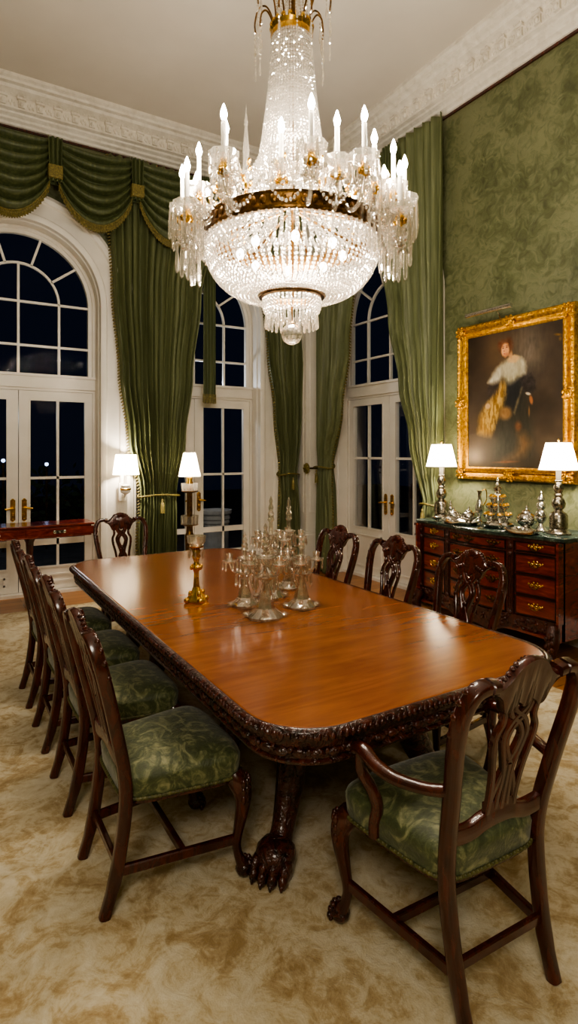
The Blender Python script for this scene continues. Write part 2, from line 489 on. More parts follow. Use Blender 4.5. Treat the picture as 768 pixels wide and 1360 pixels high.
# baseboards (between door openings)
def baseboard(name, segs, mp):
    mb = MB()
    for a, b_ in segs:
        prof = [(0, 0), (-.03, 0), (-.03, .15), (-.022, .17), (-.018, .20), (-.008, .22), (0, .22)]
        n = len(prof); vs = [mp(u, v, w) for u in (a, b_) for w, v in prof]
        mb.add(vs, [(i, (i+1) % n, n+(i+1) % n, n+i) for i in range(n)]+[tuple(range(n)), tuple(range(n, 2*n))])
    return struct(mb.build(name, M['white']))
baseboard('baseboard_back', [(XL, W1-RO-.33), (W2+RO+.30, XR-.32)], back)
baseboard('baseboard_right', [(YF, W3-RO-.30), (W3+RO+.26, YB-.32)], right)

# corner pilaster with plinth
mb = MB()
for w, d, z0, z1 in ((.30, .30, 0, .50), (.27, .27, .50, .54), (.24, .24, .54, 5.2)):
    mb.box((XR-w/2, YB-d/2, (z0+z1)/2), (w, d, z1-z0))
mb.box((XR-.245, YB-.12, 2.9), (.012, .12, 4.2)); mb.box((XR-.12, YB-.245, 2.9), (.12, .012, 4.2))
struct(mb.build('trim_5', M['white'], smooth=0, bevel=.008))

# ------------------------------------------------------------------ arched french windows
def arch_path(c, r, v0, n=36, full=True):
    """list of (u,v,nu,nv) going up right jamb, over arch, down left jamb"""
    out = [(c+r, v0, 1, 0)] if full else []
    for i in range(n+1):
        t = PI*i/n; out.append((c+r*math.cos(t), SPR+r*math.sin(t), math.cos(t), math.sin(t)))
    if full: out.append((c-r, v0, -1, 0))
    return out
def sweep2(mb, mp, path, prof, caps=True):
    k = len(prof); vs = []
    for (u, v, nu, nv) in path:
        for a, w in prof: vs.append(mp(u+nu*a, v+nv*a, w))
    fs = []
    for i in range(len(path)-1):
        for j in range(k): fs.append((i*k+j, i*k+(j+1) % k, (i+1)*k+(j+1) % k, (i+1)*k+j))
    if caps: fs += [tuple(range(k)), tuple((len(path)-1)*k+j for j in range(k))]
    mb.add(vs, fs)
def bar2(mb, mp, p, q, wd, w0, w1):
    dx, dy = q[0]-p[0], q[1]-p[1]; L = math.hypot(dx, dy); nx, ny = -dy/L*wd/2, dx/L*wd/2
    c = [(p[0]+nx, p[1]+ny), (q[0]+nx, q[1]+ny), (q[0]-nx, q[1]-ny), (p[0]-nx, p[1]-ny)]
    vs = [mp(u, v, w) for w in (w0, w1) for u, v in c]
    mb.add(vs, [(0, 1, 2, 3), (7, 6, 5, 4), (0, 4, 5, 1), (1, 5, 6, 2), (2, 6, 7, 3), (3, 7, 4, 0)])
def rect2(mb, mp, u0, v0, u1, v1, w0, w1):
    bar2(mb, mp, (u0, (v0+v1)/2), (u1, (v0+v1)/2), v1-v0, w0, w1)

GR = .77     # glass radius in fanlight
TB0, TB1 = 2.36, 2.55
def french_window(idx, mp, c, rows, cl, cr):
    # window_n: everything above (and including) the transom; casing too
    root = empty('window_%d' % idx); root['kind'] = 'structure'
    fr = MB()
    ro = RO
    # splayed, stepped reveal + casing
    def casing(cw):
        return [(0, 0), (0, -.03), (.03, -.045), (.06, -.045), (.075, -.03), (cw-.10, -.035), (cw-.085, -.06), (cw-.04, -.075), (cw, -.06), (cw, 0)]
    # left/right halves with own casing width (jambs), arch uses average
    n = 36; k = 10; pathv = []
    P0 = arch_path(c, ro, .0, n)
    vs = []
    for i, (u, v, nu, nv) in enumerate(P0):
        t = 0 if i == 0 else (1 if i == len(P0)-1 else (i-1)/n)
        s_ = min(max((t-.0), 0), 1); s_ = s_*s_*(3-2*s_)
        cw = lerp(cr, cl, s_)
        for a, w in casing(cw): vs.append(mp(u+nu*a, v+nv*a, w))
    fs = []
    for i in range(len(P0)-1):
        for j in range(k): fs.append((i*k+j, i*k+(j+1) % k, (i+1)*k+(j+1) % k, (i+1)*k+j))
    fr.add(vs, fs); fr.build('window_casing', M['white'], root, 30)
    rv = MB()
    sweep2(rv, mp, P0, [(.02, 0.0), (0, 0), (0, .05), (-.012, .06), (-.012, .19), (0, .2), (0, REC+.04), (.02, REC+.04)])
    # recessed panels moulding on the reveal
    for sgn in (-1, 1):
        for (z0, z1) in ((.35, 2.2), (2.6, 3.3)):
            pass
    rv.build('window_reveal', M['white'], root, 30)
    # fanlight sash
    f2 = MB()
    sweep2(f2, mp, arch_path(c, GR, TB1, n), [(0, REC-.03), (0, REC+.03), (RO-GR+.02, REC+.03), (RO-GR+.02, REC-.05), (.05, REC-.05), (.04, REC-.03)])
    rect2(f2, mp, c-RO, TB0+.03, c+RO, TB1-.0, REC-.06, REC+.04)
    rect2(f2, mp, c-RO, TB0, c+RO, TB0+.035, REC-.035, REC+.04)
    rect2(f2, mp, c-RO, TB1-.03, c+RO, TB1, REC-.085, REC-.0)
    f2.build('window_frame', M['white'], root, 30)
    mu = MB(); ri = .44; bw = .026; w0, w1 = REC-.015, REC+.015
    for v in (SPR, SPR-.5): rect2(mu, mp, c-GR, v-bw/2, c+GR, v+bw/2, w0, w1)
    for du in (-ri, 0, ri): bar2(mu, mp, (c+du, TB1), (c+du, SPR+(ri if du == 0 else 0)), bw, w0-.004, w1+.004)
    sweep2(mu, mp, arch_path(c, ri, 0, 24, False), [(-bw/2, w0), (bw/2, w0), (bw/2, w1), (-bw/2, w1)])
    for d in (36, 72, 108, 144):
        a = R(d); bar2(mu, mp, (c+ri*math.cos(a), SPR+ri*math.sin(a)), (c+GR*math.cos(a), SPR+GR*math.sin(a)), bw, w0, w1)
    mu.build('glazing_bars', M['white'], root, 30)
    g = MB(); pts = [(u, v) for u, v, _, _ in arch_path(c, GR+.01, TB1, n)]
    g.add([mp(u, v, REC) for u, v in pts], [tuple(range(len(pts)))]); g.build('fanlight_glass', M['fanlight'], root, 0)
    # door_n : two glazed leaves
    d = empty('door_%d' % idx); d['kind'] = 'structure'
    hw = .82
    jb = MB()
    for s in (-1, 1): rect2(jb, mp, c+s*(hw+.02)-.02, .0, c+s*(hw+.02)+.02, TB0, REC-.05, REC+.05)
    rect2(jb, mp, c-RO, 0, c+RO, .035, REC-.12, REC+.1)
    jb.build('door_frame', M['white'], d, 30)
    for s in (-1, 1):
        lf = MB()
        a0, a1 = (c-hw+.002, c-.004) if s < 0 else (c+.004, c+hw-.002)
        st = .115 if True else .1
        z0, z1 = .04, TB0-.004
        w0, w1 = REC-.03, REC+.03
        out_st = .085
        L0 = a0+(out_st if s < 0 else st); L1 = a1-(st if s < 0 else out_st)
        gz0 = rows[0][0]; gz1 = rows[-1][1]
        rect2(lf, mp, a0, z0, L0, z1, w0, w1); rect2(lf, mp, L1, z0, a1, z1, w0, w1)
        rect2(lf, mp, L0, gz1, L1, z1, w0, w1); rect2(lf, mp, L0, z0, L1, gz0, w0, w1)
        # sunk panel moulding on bottom rail
        if gz0 > .2:
            pz0, pz1 = z0+.08, gz0-.09
            for (e0, e1, e2, e3) in ((L0+.02, pz0, L1-.02, pz0+.02), (L0+.02, pz1-.02, L1-.02, pz1), (L0+.02, pz0, L0+.04, pz1), (L1-.04, pz0, L1-.02, pz1)):
                rect2(lf, mp, e0, e1, e2, e3, w0-.012, w0)
        # glazing beads round the glass
        for (e0, e1, e2, e3) in ((L0-.012, gz0, L0+.006, gz1), (L1-.006, gz0, L1+.012, gz1), (L0, gz1-.006, L1, gz1+.012), (L0, gz0-.012, L1, gz0+.006)):
            rect2(lf, mp, e0, e1, e2, e3, w0-.01, w0+.004)
        leaf = lf.build('door_leaf', M['white'], d, 30)
        mb_ = MB(); mid = (L0+L1)/2
        rect2(mb_, mp, mid-.014, gz0, mid+.014, gz1, w0+.012, w1-.012)
        for (r0, r1), (q0, q1) in zip(rows, rows[1:]): rect2(mb_, mp, L0, r1, L1, q0, w0+.012, w1-.012)
        mb_.build('glazing_bars', M['white'], leaf, 30)
        gl = MB(); gl.add([mp(L0, gz0, REC), mp(L1, gz0, REC), mp(L1, gz1, REC), mp(L0, gz1, REC)], [(0, 1, 2, 3)])
        gl.build('door_glass', M['pane'], leaf, 0)
        # brass handle: back plate + lever
        hb = MB(); hu = c+s*.06
        rect2(hb, mp, hu-.026, .87, hu+.026, 1.10, w0-.012, w0)
        for zz in (.872, 1.098):
            hb.ell(mp(hu, zz, w0-.006), (.02, .02, .02), 8, 5)
        p = [mp(hu, 1.01, w0-.012), mp(hu, 1.01, w0-.045), mp(hu+s*.02, 1.01, w0-.05), mp(hu+s*.085, 1.0, w0-.05)]
        hb.tube(p, .011, 8)
        hb.ell(mp(hu, .94, w0-.014), (.012, .012, .016), 8, 5)
        hb.build('door_handle', M['brass'], d, 30)
    return root
ROWS_A = [(.31, .56), (.63, 1.33), (1.36, 2.25)]
ROWS_B = [(.64, 1.55), (1.58, 2.27)]
french_window(1, back, W1, ROWS_A, .32, .31)
french_window(2, back, W2, ROWS_A, .13, .30)
french_window(3, right, W3, ROWS_B, .30, .26)

# ------------------------------------------------------------------ outside (night)
mb = MB(); mb.add([(-14, YB+.3, -.06), (XR+.3, YB+.3, -.06), (XR+.3, -4, -.06), (20, -4, -.06), (20, 24, -.06), (-14, 24, -.06)], [(0, 1, 2, 3, 4, 5)])
o = mb.build('terrace_ground', M['terrace'], smooth=0, tri=True); struct(o)
def fluted(a, z): return 1+.035*math.cos(a*16)
t = thing('stone_planter', 'pale ribbed stone planter on the terrace outside the middle window', 'planter', (3.62, 8.15, -.06))
mb = MB(); mb.lathe([(.23, 0), (.24, .03), (.215, .06), (.2, .1), (.205, .62)], 64, wob=lambda a, z: (1+.03*math.cos(a*20)) if z > .07 else 1); mb.build('body', M['stone'], t)
mb = MB(); mb.lathe([(.205, .62), (.225, .64), (.215, .68), (.235, .70), (.225, .75), (.255, .78), (.255, .83), (.21, .83), (.20, .76), (0, .76)], 48); mb.build('rim', M['stone'], t)
# hedge: clipped mass of leaves
mb = MB(); rnd = random.Random(3)
for i in range(2600):
    c = (rnd.uniform(-6, 4), 12+rnd.uniform(-.5, .5), rnd.uniform(-.06, 1.15+.25*math.sin(i))); s = rnd.uniform(.05, .12)
    a = Vector((rnd.gauss(0, 1), rnd.gauss(0, 1), rnd.gauss(0, 1))).normalized(); b_ = a.orthogonal()
    cc = Vector(c); mb.add([cc-a*s, cc+b_*s*.5, cc+a*s, cc-b_*s*.5], [(0, 1, 2, 3)])
o = mb.build('garden_hedge', M['hedge'], smooth=0); tag(o, 'dark clipped hedge beyond the left french window at night', 'hedge', kind='stuff')
for i, (x, y, z) in enumerate(((1.66, 11.0, 1.45), (.97, 11.0, 1.52))):
    t = thing('garden_lamp', ['small bluish garden light on a post outside the left door', 'distant garden light seen through the leftmost pane'][i], 'lamp', (x, y, -.06))
    mb = MB(); mb.tube([(0, 0, 0), (0, 0, z)], .02, 8); mb.build('post', M['bronze'], t)
    mb = MB(); mb.ell((0, 0, z+.04), .032, 10, 6); mb.build('globe', M['garden_light'], t)

# ------------------------------------------------------------------ rug
mb = MB()
mb.box((0.245, 1.9, .003), (6.89, 9.3, .006))
o = mb.build('rug', M['rug'], smooth=0, bevel=.002); tag(o, 'large cream and gold patterned carpet under the dining table', 'rug')

# ------------------------------------------------------------------ dining table
TX0, TX1, TY0, TY1 = .87, 2.34, 1.49, 4.87
TCX, TCY = (TX0+TX1)/2, (TY0+TY1)/2
table = thing('dining_table', 'long polished mahogany dining table with rounded corners and carved edge', 'table', (TCX, TCY, .006))
hx, hy = (TX1-TX0)/2, (TY1-TY0)/2
def tloop(off, z, r=.26, n=10):
    return [(x, y, z) for x, y in rrect(hx+off, hy+off, r+off, n)]
def loft(mb, loops):
    n = len(loops[0]); vs = [p for l in loops for p in l]; fs = []
    for j in range(len(loops)-1):
        for i in range(n): fs.append((j*n+i, j*n+(i+1) % n, (j+1)*n+(i+1) % n, (j+1)*n+i))
    mb.add(vs, fs); return n
mb = MB(); loops = [tloop(-.03, .77)]; n = loft(mb, [tloop(-.05, .752), tloop(-.022, .752), tloop(-.022, .766), tloop(-.028, .77)]); b0 = len(mb.v)-n
mb.f.append(tuple(range(b0, b0+n))); mb.build('tabletop', M['tabletop'], table, 30)
mb = MB(); loft(mb, [tloop(-.024, .752), tloop(-.024, .768), tloop(-.012, .772), tloop(.0, .765), tloop(.006, .752), tloop(.0, .738), tloop(-.012, .732), tloop(-.03, .728), tloop(-.03, .752)])
# gadroon carving along the rim
per = tloop(.004, .75, n=10)
def along(loop, step):
    out = []; L = [Vector(p) for p in loop]; L.append(L[0]); acc = 0
    for a, b_ in zip(L, L[1:]):
        d = (b_-a).length
        while acc <= d:
            out.append((a.lerp(b_, acc/d), (b_-a).normalized())); acc += step
        acc -= d
    return out
for p, T in along(per, .024):
    ang = math.atan2(T.y, T.x)+.5
    m3 = Matrix.Rotation(ang, 3, 'Z'); mb.ell(p, (.0125, .007, .014), 6, 4, m3)
mb.build('carved_rim', M['carved'], table, 50)
mb = MB(); loft(mb, [tloop(-.02, .732), tloop(-.028, .70), tloop(-.036, .69), tloop(-.036, .662), tloop(-.026, .655), tloop(-.03, .645), tloop(-.06, .645), tloop(-.06, .732)])
for i, (p, T) in enumerate(along(tloop(-.03, .683, n=10), .06)):
    m3 = Matrix.Rotation(math.atan2(T.y, T.x), 3, 'Z')
    mb.ell(p, (.028, .011, .016), 8, 4, m3); mb.ell(p+T*.03+Vector((0, 0, .006)), (.012, .009, .012), 6, 4, m3)
mb.build('apron', M['carved'], table, 50)
def paw_leg(ang, r_out=.60):
    mb = MB()
    pts = [(.07, .40, .055), (.18, .45, .066), (.30, .44, .078), (.40, .35, .078), (.46, .23, .066), (.52, .13, .056), (.57, .08, .062), (r_out+.03, .06, .055)]
    pts = spline(pts, 5)
    path = [(math.cos(ang)*p[0], math.sin(ang)*p[0], p[1]) for p in pts]; rad = [p[2] for p in pts]
    mb.tube(path, rad, 12, fl=.82)
    d = Vector((math.cos(ang), math.sin(ang), 0)); s_ = Vector((-d.y, d.x, 0))
    # acanthus leaves on the knee
    for k in range(3):
        for j in range(4):
            q = pts[8+k*4]; p = Vector(path[8+k*4])+s_*(.03*(j-1.5))+Vector((0, 0, .045-.008*abs(j-1.5)))
            mb.ell(p, (.016, .016, .03), 6, 4)
    leg = mb.build('leg', M['carved'], table, 50)
    mb = MB()
    m3 = Matrix.Rotation(ang, 3, 'Z')
    mb.ell(d*r_out+Vector((0, 0, .075)), (.085, .082, .068), 12, 8, m3)
    for j in range(4):
        off = (j-1.5)*.040
        c = d*(r_out+.055-.012*abs(j-1.5))+s_*off
        mb.ell(c+Vector((0, 0, .052)), (.052, .024, .042), 8, 6, m3); mb.ell(c+d*.035+Vector((0, 0, .03)), (.026, .02, .03), 8, 5, m3)
        mb.ell(c+d*.052+Vector((0, 0, .016)), (.014, .008, .015), 6, 4, m3)
    p = mb.build('paw_foot', M['carved'], leg, 60)
    return leg
for py in (-.84, .84):
    mb = MB()
    mb.lathe([(.22, .62), (.24, .645), (.15, .61), (.08, .58), (.07, .54), (.10, .52), (.12, .48), (.13, .42), (.11, .36), (.075, .32), (.09, .29), (.06, .25), (.02, .22)][::-1], 24)
    mb.xf(lambda p: (p[0], p[1]+py, p[2])); mb.build('pedestal', M['carved'], table, 50)
    mb = MB(); mb.box((0, py, .64), (1.0, .3, .03)); mb.build('bearer', M['carved'], table, 30)
    for q in (38, 142, 218, 322):
        l = paw_leg(R(q)); l.location = (0, py, 0)
mb = MB(); mb.box((0, 0, .27), (.06, 1.55, .05)); mb.build('stretcher', M['carved'], table, 30, bevel=.01)

# ------------------------------------------------------------------ dining chairs
def back_y(z):   # lean of chair back
    return interp([(0, -.285), (.2, -.235), (.42, -.212), (.5, -.212), (.7, -.25), (.9, -.305), (1.1, -.36)], z) if False else \
        (-.212-.07*max(0, .42-z)/.42*max(0, .42-z)/.42*1.05 if z < .46 else -.212-.25*(z-.46)**1.15)
def bp(x, z, off=0.0): return (x, back_y(z)+off, z)

def make_chair(name, label, arm=False, group=None):
    t = thing(name, label, 'chair' if not arm else 'armchair', group=group)
    hf, hr = (.285, .205) if arm else (.27, .20)
    K = 1.0
    # seat
    def outline(a, k, z, grow=0):
        ex = .34
        c, s_ = math.cos(a), math.sin(a)
        x = math.copysign(abs(c)**ex, c); y = math.copysign(abs(s_)**ex, s_)
        w = lerp(hr, hf, (y+1)/2)+grow
        return (x*w*k, y*(.225+grow)*k+.005+ (0.012*math.cos(x*1.5) if y > 0 else 0), z)
    mb = MB(); n = 48
    rings = [(1, .392, 0), (1, .44, .004), (1, .462, .006), (.985, .478, .004), (.94, .49, 0), (.82, .503, 0), (.6, .512, 0), (.3, .517, 0)]
    # square-ish param in interior: blend to circle handled by scale
    vs = []; fs = []
    for k, z, g in rings:
        for i in range(n): vs.append(outline(2*PI*(i+.5)/n, k, z, g))
    for j in range(len(rings)-1):
        for i in range(n): fs.append((j*n+i, j*n+(i+1) % n, (j+1)*n+(i+1) % n, (j+1)*n+i))
    vs.append((0, .01, .518)); m = len(vs)-1; j = len(rings)-1
    for i in range(n): fs.append((j*n+i, j*n+(i+1) % n, m))
    mb.add(vs, fs); mb.build('seat', M['seat'], t, 60)
    # nailhead gimp
    mb = MB()
    base = [outline(2*PI*(i+.5)/96, 1, .398, .004) for i in range(96)]
    mb.tube(base, .006, 6, closed=True)
    for p, T in along(base, .016): mb.ell(p+Vector((0, 0, .0)), .0075, 6, 4)
    mb.build('nailhead_trim', M['gimp'], t, 60)
    mb = MB()
    ol = [outline(2*PI*(i+.5)/n, .96, .372) for i in range(n)]; ou = [outline(2*PI*(i+.5)/n, .96, .394) for i in range(n)]
    mb.add(ol+ou, [(i, (i+1) % n, n+(i+1) % n, n+i) for i in range(n)]+[tuple(range(n))]); mb.build('seat_frame', M['mahogany'], t, 30)
    # rear posts
    for s in (-1, 1):
        pts = [(s*(hr-.02), back_y(.002)-.0, .0), (s*(hr-.018), back_y(.15), .15), (s*(hr-.012), back_y(.36), .36), (s*(hr-.008), back_y(.5), .5), (s*(hr+.012), back_y(.68), .68), (s*(hr+.035), back_y(.84), .84), (s*(hr+.034), back_y(.93), .93), (s*(hr+.008), back_y(.985), .985), (s*(hr-.03), back_y(1.0), 1.0), (s*(hr-.075), back_y(.995), .995)]
        pts = [(x, y, z*K if z > .5 else z) for x, y, z in pts]
        pp = spline(pts, 5)
        def sec(i):
            z = pp[i][2]; a = .019 if z < .9 else .017; b_ = .023 if z > .1 else .02
            if z < .25: a *= .95
            return rrect(a, b_, .009, 2)
        mb = MB(); mb.sweep(pp, lambda i: sec(i), up=(1, 0, 0) if True else None)
        # carved shoulder beads
        for kk in range(7):
            i = min(len(pp)-1, 26+kk*3); p = Vector(pp[i]); mb.ell(p+Vector((s*.012, .012, .006)), (.012, .012, .012), 6, 4)
        mb.build('rear_leg', M['mahogany'], t, 50)
    # crest rail
    top = spline([(-(hr-.055), .990), (-.115, .992), (-.085, 1.012), (-.06, 1.04), (-.03, 1.056), (0, 1.062), (.03, 1.056), (.06, 1.04), (.085, 1.012), (.115, .992), (hr-.055, .990)], 4)
    bot = spline([(hr-.055, .974), (.12, .962), (.10, .94), (.085, .905), (.06, .90), (.03, .925), (0, .905), (-.03, .925), (-.06, .90), (-.085, .905), (-.10, .94), (-.12, .962), (-(hr-.055), .974)], 4)
    zk = lambda z: z*K
    mb = MB(); ntop = len(top)
    # resample both to same x count for quads
    def ip(curve, x):
        c = sorted(curve)
        for (x0, z0), (x1, z1) in zip(c, c[1:]):
            if x0 <= x <= x1: return lerp(z0, z1, (x-x0)/(x1-x0) if x1 > x0 else 0)
        return c[0][1] if x < c[0][0] else c[-1][1]
    ns = 41; xs = [lerp(-(hr-.055), hr-.055, i/(ns-1)) for i in range(ns)]
    vs = []; fs = []
    for x in xs:
        zt, zb = zk(ip(top, x)), zk(ip(bot, x)); mid = (zt+zb)/2
        ring = [(zb, -.010), (zb+.004, -.016), (zt-.006, -.018), (zt, -.010), (zt+.002, .004), (zt-.004, .016), (mid, .020), (zb+.004, .014), (zb, .008)]
        for z, o_ in ring: vs.append((x, back_y(z)+o_, z))
    k = 9
    for i in range(ns-1):
        for j in range(k): fs.append((i*k+j, i*k+(j+1) % k, (i+1)*k+(j+1) % k, (i+1)*k+j))
    fs += [tuple(range(k)), tuple((ns-1)*k+j for j in range(k))]
    mb.add(vs, fs)
    # carved shell and foliage on the front + rope edge on top
    for i in range(9):
        a = R(-70+i*17.5); rr = .032
        m3 = Matrix.Rotation(a, 3, 'Y'); z = zk(1.012)+rr*math.cos(a)*.8
        mb.ell((rr*math.sin(a), back_y(z)+.019, z), (.006, .007, .02), 6, 4, m3)
    for s in (-1, 1):
        for kk in range(8):
            x = s*(.055+.012*kk); z = zk(ip(top, x)); mb.ell((x, back_y(z)+.006, z), (.0085, .014, .008), 6, 4, Matrix.Rotation(s*.6, 3, 'Z'))
        for kk in range(4):
            x = s*(.045+.016*kk); z = zk(.965-.006*kk); mb.ell((x, back_y(z)+.018, z), (.011, .008, .016), 6, 4, Matrix.Rotation(s*.7, 3, 'Y'))
    mb.build('crest_rail', M['mahogany'], t, 50)
    # shoe / lower back rail
    mb = MB()
    ss = [(-(hr-.006), .535), (-.12, .528), (-.06, .545), (0, .55), (.06, .545), (.12, .528), (hr-.006, .535)]
    pp = [bp(x, z) for x, z in spline(ss, 5)]
    mb.sweep(pp, rrect(.024, .015, .006, 2), up=(0, 0, 1)); mb.build('back_rail', M['mahogany'], t, 40)
    # pierced splat : interlaced straps
    mb = MB()
    straps = []
    for s in (-1, 1):
        straps.append([(s*.058, .55), (s*.056, .62), (s*.064, .70), (s*.082, .78), (s*.084, .83), (s*.066, .87), (s*.072, .92)])
        straps.append([(s*.026, .55), (s*.022, .62), (s*.018, .70), (s*.044, .79), (s*.046, .83), (s*.02, .87), (-s*.022, .90), (-s*.03, .93)])
        straps.append([(s*.052, .60), (s*.034, .66), (s*.006, .72), (-s*.02, .77), (-s*.03, .81), (-s*.01, .85), (s*.03, .88), (s*.05, .92)])
    straps.append([(0, .56), (0, .62), (0, .68), (0, .72)])
    for i, st in enumerate(straps):
        pp = [bp(x, zk(z), .0015*(i % 3)-.001) for x, z in spline(st, 6)]
        mb.sweep(pp, rrect(.0095, .010, .004, 1), up=(1, 0, 0))
    mb.sweep([bp(x, .572) for x in (-.062, -.03, 0, .03, .062)], rrect(.028, .010, .004, 1), up=(0, 0, 1))
    mb.ell(bp(0, zk(.745), .004), (.016, .013, .02), 8, 6)
    for s in (-1, 1):
        for z in (.79, .88): mb.ell(bp(s*.083 if z < .85 else s*.066, zk(z), .004), (.012, .012, .016), 6, 5)
    mb.build('splat', M['mahogany'], t, 40)
    # front cabriole legs
    for s in (-1, 1):
        xk = hf-.03
        pts = [(xk-.012, .195, .40, .036), (xk, .205, .375, .04), (xk+.012, .222, .33, .036), (xk+.012, .222, .27, .028), (xk+.004, .212, .20, .022), (xk-.004, .204, .13, .018), (xk, .21, .085, .018), (xk+.006, .222, .055, .024), (xk+.008, .228, .03, .028)]
        pp = spline(pts, 5); mb = MB(); mb.tube([(s*p[0], p[1], p[2]) for p in pp], [p[3] for p in pp], 12, up=(1, 0, 0))
        for a in range(-2, 3):
            for q in range(3):
                ang = R(55+a*28)
                mb.ell((s*(xk+.006+.036*math.cos(ang)), .212+.036*math.sin(ang), .375-.03*q), (.011, .011, .02), 6, 4)
        leg = mb.build('front_leg', M['mahogany'], t, 60)
        mb = MB(); fx, fy = s*(xk+.008), .232
        mb.ell((fx, fy, .032), (.034, .036, .032), 10, 8)
        for a in (-60, -20, 20, 60):
            ang = R(90+a); d = Vector((math.cos(ang), math.sin(ang), 0))
            for q, (ro_, zz, r_) in enumerate(((.024, .058, .012), (.034, .042, .012), (.038, .022, .011), (.034, .010, .009))):
                mb.ell(Vector((fx, fy, zz))+d*ro_, r_, 6, 4)
        mb.build('claw_foot', M['carved'], leg, 60)
    # stretchers
    for s in (-1, 1):
        mb = MB(); mb.sweep([(s*(hf-.035), .2, .145), (s*(hr-.018), back_y(.15), .15)], rrect(.018, .011, .004, 1), up=(0, 0, 1)); mb.build('side_stretcher', M['mahogany'], t, 30)
    mb = MB(); mb.sweep([(-(hf+hr)/2+.03, .0, .147), ((hf+hr)/2-.03, .0, .147)], rrect(.016, .011, .004, 1), up=(0, 0, 1)); mb.build('cross_stretcher', M['mahogany'], t, 30)
    mb = MB(); mb.sweep([(-(hr-.02), back_y(.17), .17), (hr-.02, back_y(.17), .17)], rrect(.016, .01, .004, 1), up=(0, 0, 1)); mb.build('rear_stretcher', M['mahogany'], t, 30)
    if arm:
        for s in (-1, 1):
            pts = [(s*(hr+.008), back_y(.69)+.01, .685, .017), (s*(hr+.045), -.19, .672, .017), (s*(hr+.085), -.10, .668, .018), (s*(hr+.105), -.03, .682, .019), (s*(hr+.105), .03, .70, .021), (s*(hr+.10), .07, .695, .02), (s*(hr+.098), .088, .675, .016)]
            pp = spline(pts, 6); mb = MB(); mb.tube([p[:3] for p in pp], [p[3] for p in pp], 10, fl=1.25)
            mb.ell((s*(hr+.10), .072, .69), (.024, .02, .022), 10, 8)
            a_ = mb.build('armrest', M['mahogany'], t, 60)
            pts = [(s*(hr+.098), .06, .685, .016), (s*(hr+.092), .062, .62, .017), (s*(hr+.07), .035, .565, .018), (s*(hr+.052), .03, .51, .019), (s*(hr+.05), .045, .45, .02), (s*(hr+.046), .05, .40, .02)]
            pp = spline(pts, 6); mb = MB(); mb.tube([p[:3] for p in pp], [p[3] for p in pp], 10, up=(0, 1, 0), fl=1.1)
            mb.build('arm_support', M['mahogany'], t, 60)
    return t

G_CH = 'green upholstered dining chairs along the table'
first = make_chair('dining_chair', 'carved mahogany dining chair with green damask seat, nearest on the left side of the table', group=G_CH)
def place(o, x, y, rz, label):
    o.location = (x, y, .0065); o.rotation_euler = (0, 0, rz); o['label'] = label
place(first, .79, 2.27, -PI/2, 'carved mahogany chair nearest the viewer in the row on the left of the table')
for y, lab in ((2.95, 'carved mahogany chair second from the viewer in the row left of the table'),
               (3.59, 'carved mahogany chair third from the viewer in the row left of the table'),
               (4.24, 'carved mahogany chair farthest along the row left of the table, near the console')):
    place(copy_tree(first), .79, y, -PI/2, lab)
for y, lab in ((2.40, 'mahogany chair with shell-carved crest right of the table, in front of the sideboard drawers'),
               (3.08, 'mahogany chair right of the table before the left end of the sideboard'),
               (3.74, 'mahogany chair right of the table, farthest back, before the right-hand french door')):
    place(copy_tree(first), 2.40, y, PI/2, lab)
place(copy_tree(first), 1.50, 5.25, PI, 'mahogany chair at the far end of the table facing the viewer')
ac = make_chair('dining_armchair', 'mahogany armchair with curved arms and green damask seat at near end of table', True)
ac.location = (1.465, 1.41, .0065); ac.rotation_euler = (0, 0, R(-2))

